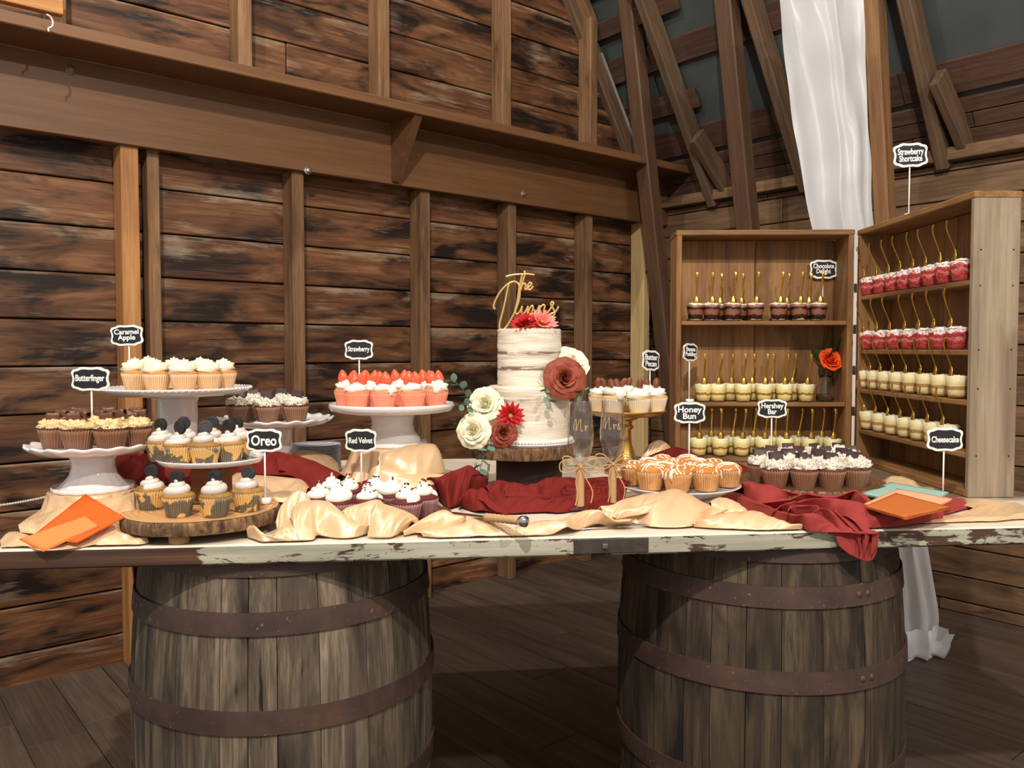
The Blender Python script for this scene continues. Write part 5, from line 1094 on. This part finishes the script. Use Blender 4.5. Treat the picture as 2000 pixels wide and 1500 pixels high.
# gold script topper on the cake
M['topgold'] = plain('brushed_gold_topper', S(226, 190, 120), .3, metal=.6)
def zp(x, y, Y): return P(840 + x * .3735, 500 + y * .3735, Y)
strokes = [[(396, 108), (430, 99), (470, 95), (510, 94), (545, 99)], [(482, 97), (474, 130), (464, 180), (456, 240), (440, 300)],
 [(490, 86), (496, 82), (496, 96), (484, 135), (472, 182)], [(472, 182), (482, 152), (494, 144), (500, 152), (496, 172), (504, 174), (520, 158)], [(506, 164), (522, 158), (531, 146), (522, 140), (510, 156), (514, 174), (526, 174), (540, 158)],
 [(342, 276), (332, 268), (340, 236), (365, 190), (400, 152), (436, 134), (460, 144), (470, 178), (466, 226), (450, 276), (424, 330), (398, 370), (378, 388), (364, 378), (364, 350), (378, 300), (392, 240), (404, 180), (412, 146)],
 [(440, 302), (452, 268), (446, 292), (454, 304), (470, 290), (482, 262), (477, 292), (486, 304), (500, 288), (512, 262)], [(512, 262), (508, 300), (513, 345), (516, 372)], [(511, 306), (522, 272), (536, 260), (538, 276), (533, 296), (544, 302), (560, 284), (572, 258)], [(572, 258), (567, 284), (563, 306), (574, 274), (590, 256), (600, 262), (594, 290), (604, 304), (624, 284), (648, 246)],
 [(648, 246), (638, 240), (631, 252), (642, 272), (652, 298), (644, 314), (630, 318), (625, 306), (640, 300), (658, 288), (672, 264)]]
tpY = 2.445; tb_ = MB()
for s_ in strokes: tb_.tube(smooth_path([zp(x, y, tpY) for x, y in s_], len(s_) * 6), .0030, 8)
tb_.tube([zp(512, 340, tpY), Vector((zp(512, 340, tpY).x, tpY, ckb.z + .30))], .0022, 8)
tag(tb_.obj('cake_topper', M['topgold'], None), 'gold cursive script topper standing on top of the cake', 'cake topper')

# ---------------------------------------------------------------- flowers
def petal_mesh(name, mat, L, Wd, cup, curl, tipw=.6, seg=6, rag=.0):
    mb = MB()
    def fn(q, t):
        x = (t - .5) * 2; wq = Wd * (math.sin(PI * min(1, .12 + q * .80)) ** .75) * (tipw + (1 - tipw) * (1 - q)); z = L * q; 
        y = cup * (x * x) * (.4 + .6 * q) - curl * max(0, q - .55) ** 2 * 4 - cup * .8 * math.sin(PI * q * .6)
        return Vector((x * wq, y + rag * noise.noise((x * 2, q * 4, L * 90)), z - .12 * L * x * x * q))
    mb.grid(fn, seg, 6); return mb.mesh(name, mat)
def petal_mat(name, a, b, rough=.55):
    m = NT(name); tc = m.n('ShaderNodeTexCoord'); sp = m.n('ShaderNodeSeparateXYZ'); m.l(tc.outputs['Object'], sp.inputs[0])
    f = m.ramp(m.math('MULTIPLY', sp.outputs[2], 30.0), [(0, BW0), (1, BW1)]); n = m.noise(m.coords((1, 1, 1)), 60, 3)
    m.b.inputs['Subsurface Weight'].default_value = .08; m.b.inputs['Subsurface Radius'].default_value = (.004, .003, .002)
    return m.set(m.mix(m.math('ADD', m.math('MULTIPLY', f, .7), m.math('MULTIPLY', n, .4)), a, b), rough, Specular_IOR_Level=.25)
PM = {'white': petal_mat('ivory_petal', S(226, 222, 168), S(246, 240, 222)), 'rust': petal_mat('terracotta_petal', S(104, 42, 28), S(164, 82, 58)), 'red': petal_mat('red_petal', S(150, 20, 26), S(212, 44, 44)), 'pink': petal_mat('coral_pink_petal', S(226, 90, 84), S(244, 158, 146)), 'orange': petal_mat('orange_petal', S(214, 50, 18), S(250, 104, 40)), 'daisy': petal_mat('pale_daisy_petal', S(226, 220, 170), S(246, 242, 226))}
M['leaf'] = plain('eucalyptus_leaf', S(74, 108, 92), .5, nz=(30, S(112, 140, 122), .8)); M['greenleaf'] = plain('dark_rose_leaf', S(40, 74, 34), .45, nz=(30, S(64, 104, 50), .8)); M['stem'] = plain('green_stem', S(84, 104, 66), .6); M['fcore'] = plain('flower_centre', S(150, 140, 50), .7, nz=(200, S(200, 190, 90), .8), bump=.5)
def aim(d, roll=0.0):
    return Vector(d).normalized().to_track_quat('Z', 'Y').to_matrix().to_4x4() @ RZ(roll)
fr_ = random.Random(77)
def rose_petal(mat, R0, Hh, span, flare, seed):
    mb = MB()
    def fn(q, t):
        x = (t - .5) * 2; hq = Hh * q * (1 - .22 * abs(x) ** 2.5 * q); r = R0 * (.22 + .78 * math.sin(min(1, q * 1.2) * PI / 2)) + flare * max(0, q - .45) ** 2 * 3.3 + .0016 * x
        z = hq - flare * max(0, q - .72) ** 2 * 5.5 ; a = span * x * (1 - .10 * q)
        w_ = .0026 * noise.noise((x * 2.2 + seed, q * 2.0, seed)) * q * q; z += .0022 * noise.noise((x * 1.8, seed, 2.0)) * q
        return Vector(((r + w_) * math.sin(a), -(r + w_) * math.cos(a), z))
    mb.grid(fn, 8, 10); return mb.mesh('petal', mat, fix=False)
RPM = {}
def rose(c, d, r, kind, label, gp, open_=1.0):
    root = thing('rose', label, 'flower', (0, 0, 0), 0, gp); root.matrix_basis = Matrix.Translation(c) @ aim(d, fr_.uniform(0, 6)) @ Matrix.Diagonal((r / .044,) * 3 + (1,))
    for ring, (n, R0, Hh, span, flare) in enumerate([(2, .0045, .034, 1.9, .0), (3, .0085, .0345, 1.25, .0015), (4, .0130, .034, .95, .005), (5, .0180, .032, .80, .010), (5, .0235, .0290, .82, .016), (6, .0285, .0245, .75, .024)]):
        key = (kind, ring, open_)
        if key not in RPM: RPM[key] = rose_petal(PM[kind], R0 * (.75 + .25 * open_), Hh, span, flare * open_, ring * 3.7)
        for i in range(n):
            a = 2 * PI * (i + .5 * (ring % 2)) / n + ring * .7 + fr_.uniform(-.12, .12)
            link('petal', RPM[key], root, M=RZ(a) @ TR(0, 0, -.016) @ RX(fr_.uniform(-.10, .10)) @ RY(fr_.uniform(-.08, .08)))
    MB().lathe([(0, -.020), (.008, -.018), (.012, -.010), (.006, .004), (0, .008)], 12).obj('rose_heart', PM[kind], root)
    return root
def daisy(c, d, r, kind, label, gp, n=20, narrow=.0052, cup_=.25):
    root = thing('daisy', label, 'flower', (0, 0, 0), 0, gp); root.matrix_basis = Matrix.Translation(c) @ aim(d, fr_.uniform(0, 6)) @ Matrix.Diagonal((r / .035,) * 3 + (1,))
    me = petal_mesh('petal', PM[kind], .034, narrow, .002, .002, .95, 6)
    for layer, (m_, tl) in enumerate(((n, PI / 2 - .12), (n - 3, PI / 2 - cup_ - .25), (max(6, n - 8), PI / 2 - cup_ - .65))):
        for i in range(m_):
            a = 2 * PI * (i + .5 * layer) / m_ + fr_.uniform(-.08, .08); s = 1 - .16 * layer
            link('petal', me, root, M=RZ(a) @ TR(0, .004, .001 * layer) @ RX(-tl + fr_.uniform(-.12, .12)) @ Matrix.Diagonal((s, s, s, 1)))
    MB().lathe([(.0085, 0), (.007, .004), (0, .006)], 14).obj('flower_centre', M['fcore'], root); return root
def leaf_mesh(name, mat, L, Wd, fold=.15):
    mb = MB()
    def fn(q, t):
        x = (t - .5) * 2; wq = Wd * math.sin(PI * min(1, .03 + q * .97)) ** .75; return Vector((x * wq, abs(x) * wq * fold + .10 * L * q * q, L * q))
    mb.grid(fn, 7, 4); return mb.mesh(name, mat)
euc = leaf_mesh('leaf', M['leaf'], .026, .010); euc_r = leaf_mesh('leaf', M['leaf'], .024, .012); roseleaf = leaf_mesh('leaf', M['greenleaf'], .052, .022)
def sprig(pts, label, n, s=1.0, me=None, gp='eucalyptus sprigs on the cake', name='eucalyptus_sprig'):
    path = smooth_path(pts, 30); c = path[0]; root = thing(name, label, 'foliage', c, 0, gp)
    MB().tube([p - c for p in path], [.0016 - .0008 * i / 30 for i in range(31)], 6).obj('stem', M['stem'], root)
    for k in range(n):
        i = int(6 + 24 * k / max(1, n - 1)); i = min(i, 30); tg = (path[min(i + 1, 30)] - path[max(i - 1, 0)]).normalized()
        side = tg.cross(Vector((0, -1, 0))).normalized() * (1 if k % 2 else -1)
        d = (side + tg * .7 + Vector((0, -.35 + fr_.uniform(-.3, .3), fr_.uniform(-.2, .3)))).normalized()
        q = d.to_track_quat('Z', 'Y').to_matrix().to_4x4()
        link('leaf', me or (euc if k % 3 else euc_r), root, M=Matrix.Translation(path[i] - c) @ q @ RZ(fr_.uniform(-.9, .9)) @ Matrix.Diagonal((s, s, s, 1)))
    return root
FG = 'fresh flowers on the cake'
Yf = 2.345
rose(P(947, 790, 2.35), (-.25, -1, .30), .047, 'white', 'ivory rose low on the left of the cake, the upper of two', FG, .9)
rose(P(925, 842, 2.31), (-.25, -1, .12), .045, 'white', 'pale green white rose lowest on the left of the cake', FG, .9)
rose(P(983, 845, 2.31), (.15, -1, .15), .037, 'rust', 'small terracotta rose low on the left front of the cake', FG, .9)
daisy(P(997, 812, 2.325), (.25, -1, .15), .040, 'red', 'red daisy low on the cake between white and terracotta roses', FG, 14, .0062, .35)
rose(P(1117, 706, 2.44), (.35, -.8, .7), .046, 'white', 'open ivory rose at the right side of the upper tier', FG, 1.1)
rose(P(1103, 738, 2.36), (.12, -1, .30), .050, 'rust', 'large open terracotta rose at the right side of the cake', FG, 1.1)
daisy(P(1060, 757, 2.365), (-.1, -1, .1), .026, 'daisy', 'small pale daisy beside the large terracotta rose', FG, 14, .0036, .2)
daisy(P(1026, 633, 2.41), (-.3, -.6, 1), .044, 'red', 'red daisy on top of the cake, left of the pink one', FG, 18, .0058, .35)
daisy(P(1059, 632, 2.42), (.3, -1, .75), .046, 'pink', 'coral pink daisy on top of the cake', FG, 16, .0064, .4)
sprig([P(928, 800, 2.36), P(912, 775, 2.34), P(900, 755, 2.33), P(880, 742, 2.33)], 'eucalyptus sprig reaching left from the lower ivory roses', 7)
sprig([P(930, 805, 2.33), P(918, 795, 2.31), P(905, 790, 2.30), P(896, 794, 2.29)], 'short eucalyptus sprig pointing left above the lowest white rose', 4, .9)
sprig([P(960, 862, 2.28), P(950, 880, 2.25), P(942, 900, 2.24), P(936, 925, 2.235)], 'eucalyptus sprig hanging over the slab bark', 8, 1.05)
sprig([P(1075, 760, 2.33), P(1066, 762, 2.32), P(1070, 775, 2.31), P(1076, 790, 2.31)], 'eucalyptus sprig under the large terracotta rose', 6, .75)
sprig([P(1115, 755, 2.36), P(1127, 770, 2.35), P(1137, 775, 2.35), P(1140, 762, 2.36)], 'eucalyptus leaves at the far right of the cake', 4, .8)
for k, (a, b) in enumerate([((928, 902), (936, 952)), ((955, 906), (950, 955))]):
    p, q = P(a[0], a[1], 2.26), P(b[0], b[1], 2.25)
    tag(MB().tube([p, q], .0028, 8).obj('flower_pick', plain('metal_pick', S(160, 150, 140), .25, metal=.9), None), ('left' if k == 0 else 'right') + ' metal flower pick hanging below the cake slab', 'flower pick')

# orange rose in the small glass bottle on the middle shelf
vz = ZT + .2235; vp = P(1612, 760, 3.115); vp.z = vz
mm = NT('clear_glass'); M['glass'] = mm.set((1, 1, 1, 1), .02, Transmission_Weight=1.0, IOR=1.45)
vg = MB().lathe([(0, 0), (.030, 0), (.033, .004), (.034, .030), (.033, .052), (.022, .066), (.020, .088), (.024, .098), (.0215, .098), (.0175, .088), (.0195, .066), (.030, .050), (.031, .030), (.030, .006), (0, .004)], 36, 0, lambda a, z, t: (a * (1 + .025 * math.cos(10 * t) * (1 if .01 < z < .055 else 0)), z)).obj('bud_vase', M['glass'], None, loc=vp)
tag(vg, 'small patterned glass bottle vase on the middle shelf of the left box', 'vase')
rr_o = rose(P(1622, 702, 3.10), (.1, -1, .55), .052, 'orange', 'bright orange rose in the small glass bottle', 'flower in the bottle', .55)
def adopt(o, par):
    o.parent = par; o.matrix_parent_inverse = par.matrix_basis.inverted()
    for k in ('label', 'category', 'group'):
        if k in o: del o[k]
adopt(MB().tube(smooth_path([Vector((vp.x, vp.y, vz + .02)), Vector((vp.x, vp.y, vz + .09)), P(1622, 706, 3.10)], 14), .0022, 8).obj('stem', M['stem'], None), rr_o)
for (x0, y0, x1, y1) in ((1612, 715, 1586, 684), (1615, 705, 1622, 668), (1620, 712, 1653, 657)):
    p, q = P(x0, y0, 3.135), P(x1, y1, 3.125 if x1 < 1640 else 3.09); s_ = (q - p).length / .050
    lo_ = link('leaf', roseleaf, None, M=Matrix.Translation(p) @ (q - p).normalized().to_track_quat('Z', 'Y').to_matrix().to_4x4() @ RZ(.2) @ Matrix.Diagonal((s_, s_, s_, 1))); adopt(lo_, rr_o)

# ---------------------------------------------------------------- champagne flutes
M['twine'] = plain('jute_twine', S(176, 136, 92), .85, nz=(300, S(208, 172, 126), .8), bump=.5)
mm = NT('thin_clear_glass'); tr = mm.n('ShaderNodeBsdfTransparent'); gl = mm.n('ShaderNodeBsdfGlossy'); gl.inputs['Roughness'].default_value = .02; lw = mm.n('ShaderNodeLayerWeight', i_0=.35); ms = mm.n('ShaderNodeMixShader'); tr.inputs[0].default_value = (.97, .97, .97, 1)
mm.l(mm.math('ADD', mm.math('MULTIPLY', mm.math('POWER', lw.outputs['Facing'], 2.0), .9), .06), ms.inputs[0]); mm.l(tr.outputs[0], ms.inputs[1]); mm.l(gl.outputs[0], ms.inputs[2]); mm.l(ms.outputs[0], mm.out.inputs['Surface']); M['flute'] = mm.m
M['flutegold'] = plain('gold_foil_lettering', S(224, 190, 128), .3, metal=.5)
def flute(px, py, Y, label, strokes_, turn):
    b = Pz(px, py, ZT + .012); root = thing('champagne_flute', label, 'champagne flute', b, 0, 'toasting flutes')
    Hh = .275
    out = [(0, 0), (.033, 0), (.033, .002), (.010, .006), (.0065, .012), (.0065, .095), (.008, .108), (.018, .122), (.028, .142), (.0335, .168), (.034, .195), (.031, .235), (.0275, Hh)]
    inn = [(.0265, Hh), (.030, .235), (.0328, .195), (.0322, .168), (.0265, .144), (.0165, .126), (.006, .116), (0, .115)]
    MB().lathe(out[:7], 48).obj('foot_glass', M['glass'], root) if False else None
    MB().lathe(out + inn, 56).obj('glass', M['flute'], root)
    n = 26; MB().lathe([(.0066, .004)] + [(.0105 + .0011 * (k % 2), .005 + .098 * k / (2 * n)) for k in range(2 * n + 1)] + [(.0066, .104)], 20).obj('twine_wrap', M['twine'], root)
    bw = MB(); hz = .108
    for pts in ([(0, -.010, 0), (-.03, -.016, .018), (-.052, -.012, .010), (-.050, -.012, -.012), (-.024, -.016, -.012), (0, -.010, 0)], [(0, -.010, 0), (-.026, -.018, .026), (-.046, -.016, .024), (-.036, -.014, -.002), (0, -.010, 0)], [(0, -.010, 0), (.03, -.016, .020), (.050, -.012, .010), (.046, -.012, -.012), (.02, -.016, -.012), (0, -.010, 0)], [(0, -.010, 0), (.022, -.018, .026), (.042, -.016, .022), (.030, -.014, .0), (0, -.010, 0)],
                [(0, -.010, 0), (-.012, -.016, -.035), (-.008, -.018, -.070), (-.014, -.02, -.098)], [(0, -.010, 0), (.014, -.016, -.03), (.030, -.018, -.062), (.026, -.02, -.092)], [(-.013, 0, 0), (0, -.0125, .004), (.013, 0, 0), (0, .0125, 0), (-.013, 0, 0)]):
        bw.tube(smooth_path([(x, y, z + hz) for x, y, z in pts], 26), .0017, 6)
    bw.lathe([(0, -.004), (.005, -.002), (.005, .002), (0, .004)], 8, c=(0, -.012, hz))
    bw.obj('twine_bow', M['twine'], root)
    lt = MB()
    for s_ in strokes_:
        pts = []
        for (x, y) in smooth_path([(x, y, 0) for x, y in s_], len(s_) * 6) if False else [(p.x, p.y) for p in smooth_path([(x, y, 0) for x, y in s_], len(s_) * 6)]:
            z = .214 + y; rr = .0338 - max(0, z - .195) * .075 + .0006; a = -PI / 2 + x / rr + turn; pts.append((rr * math.cos(a), rr * math.sin(a), z))
        lt.tube(pts, .00085, 6)
    lt.obj('lettering', M['flutegold'], root); return root
Mst = [(-.026, -.010), (-.024, .004), (-.019, .018), (-.018, .004), (-.019, -.012), (-.013, .006), (-.007, .018), (-.007, .004), (-.006, -.012), (-.002, -.010)]
rst = lambda x: [(x, -.004), (x + .001, .002), (x + .0015, -.012), (x + .004, -.001), (x + .008, .0), (x + .009, -.003)]
sst = lambda x: [(x, -.010), (x + .006, .001), (x + .004, .003), (x + .004, -.002), (x + .008, -.008), (x + .005, -.013), (x + .001, -.011)]
flute(1133, 992, 2.15, 'left champagne flute lettered Mr with twine wrapped stem', [Mst, rst(.004)], .15)
flute(1196, 985, 2.18, 'right champagne flute lettered Mrs with twine wrapped stem', [[(x - .005, y) for x, y in Mst], rst(-.001), sst(.009)], -.05)

# ---------------------------------------------------------------- napkins and serving set
def napkin(label, quad, zlist, mat, layers=3, seed=0, gp='paper napkins'):
    """quad: four table points, lifted by zlist"""
    mb = MB(); c = [P(p[0], p[1], z) if z > 1 else Pz(p[0], p[1], ZT + z) for p, z in zip(quad, zlist)]
    for k in range(layers):
        off = .0016 * k; sh = .004 * (layers - 1 - k)
        def fn(q, t):
            p = (c[0] * (1 - q) + c[1] * q) * (1 - t) + (c[3] * (1 - q) + c[2] * q) * t
            return p + UZ * (off + .0012 * noise.noise((q * 3 + seed, t * 3, k)) ) + (EU * .3 + EV * -.6) * (sh * (1 - q) * .3)
        mb.grid(fn, 12, 12)
    o = mb.obj('paper_napkin', mat, None, fix=False); md = o.modifiers.new('t', 'SOLIDIFY'); md.thickness = .0012; md.offset = 1
    return tag(o, label, 'napkin', gp)
pap = lambda n, c: plain(n, c, .8, spec=.2, nz=(400, tuple(x * .88 for x in c[:3]) + (1,), .5), bump=.2)
napkin('deep orange paper napkin propped behind the lighter one on the left', [(60, 1050), (167, 966), (243, 1011), (150, 1060)], [1.745, 1.835, 1.775, 1.705], pap('deep_orange_paper', S(226, 96, 34)), 2, 1, 'orange napkins')
napkin('lighter orange paper napkin lying in front on the left satin', [(38, 1055), (166, 1011), (192, 1029), (84, 1077)], [1.735, 1.765, 1.745, 1.69], pap('light_orange_paper', S(238, 136, 76)), 3, 2, 'orange napkins')
napkin('teal paper napkin, rearmost of three on the red cloth', [(1683, 966), (1738, 944), (1853, 963), (1810, 990)], [.036, .040, .036, .034], pap('teal_paper', S(150, 186, 176)), 3, 3, 'napkins on the red cloth')
napkin('peach paper napkin between the teal and rust ones', [(1688, 986), (1752, 956), (1860, 976), (1800, 1004)], [.042, .046, .042, .040], pap('peach_paper', S(246, 172, 134)), 3, 4, 'napkins on the red cloth')
napkin('rust brown paper napkin, front one on the red cloth', [(1690, 992), (1750, 966), (1856, 994), (1766, 1014)], [.046, .050, .046, .044], pap('rust_paper', S(190, 104, 48)), 4, 5, 'napkins on the red cloth')
M['steel'] = plain('polished_steel', S(200, 195, 190), .15, metal=1.0)
def server(label, p0, p1, blade):
    d = p1 - p0; L = d.length; root = thing('cake_server', label, 'cake server', p0, 0, 'cake serving set'); root.matrix_basis = frame(d.normalized(), UZ.cross(d).normalized(), d.normalized().cross(UZ.cross(d).normalized()), p0)
    MB().tube([(0, 0, .012), (.004, 0, .012), (.016, 0, .012), (.024, 0, .012)], [.008, .0125, .0125, .008], 16).obj('ball_end', M['steel'], root)
    MB().tube([(.024 + .0065 * k, 0, .012) for k in range(16)], [.0085 + .0012 * (k % 2) for k in range(16)], 14).obj('twine_grip', M['twine'], root)
    if blade == 'knife': bl = [(.12, -.006), (.14, -.012), (L * .8, -.013), (L, .004), (L * .9, .010), (.14, .010), (.12, .006)]
    else: bl = [(.12, -.004), (.15, -.008), (.17, -.026), (L - .03, -.02), (L, 0), (L - .03, .02), (.17, .026), (.15, .008), (.12, .004)]
    n = len(bl); mb = MB(); mb.add([Vector((x, y, .011)) for x, y in bl] + [Vector((x, y, .0125)) for x, y in bl], [tuple(range(n))[::-1], tuple(range(n, 2 * n))] + [(i, (i + 1) % n, (i + 1) % n + n, i + n) for i in range(n)])
    mb.obj('blade', M['steel'], root, smooth=False); return root
server('cake knife with twine grip and steel ball end lying on satin', Pz(1030, 1030, ZT + .036), Pz(850, 1008, ZT + .022), 'knife')
root = thing('serving_fork', 'steel serving fork poking out from under the satin on the white table edge', 'fork', Pz(1112, 1034, ZT + .001), 0, 'cake serving set')
p0, p1 = Pz(1112, 1036, ZT + .001), Pz(1264, 1030, ZT + .001); d = (p1 - p0); L = d.length; root.matrix_basis = frame(d.normalized(), UZ.cross(d).normalized(), UZ, p0)
MB().tube([(0, 0, .003), (.03, 0, .003), (.06, 0, .004), (L * .6, 0, .005)], [.008, .007, .004, .0035], 10, flat=.4, up=(0, 0, 1)).obj('handle', M['steel'], root)
hb_ = MB(); hb_.box((L * .68, 0, .006), (L * .16, .022, .002), 0, .0008)
for k in range(4): hb_.box((L * .88, -.0085 + .0057 * k, .0065), (L * .26, .0026, .002), 0, .0006)
hb_.obj('tines', M['steel'], root, smooth=False)
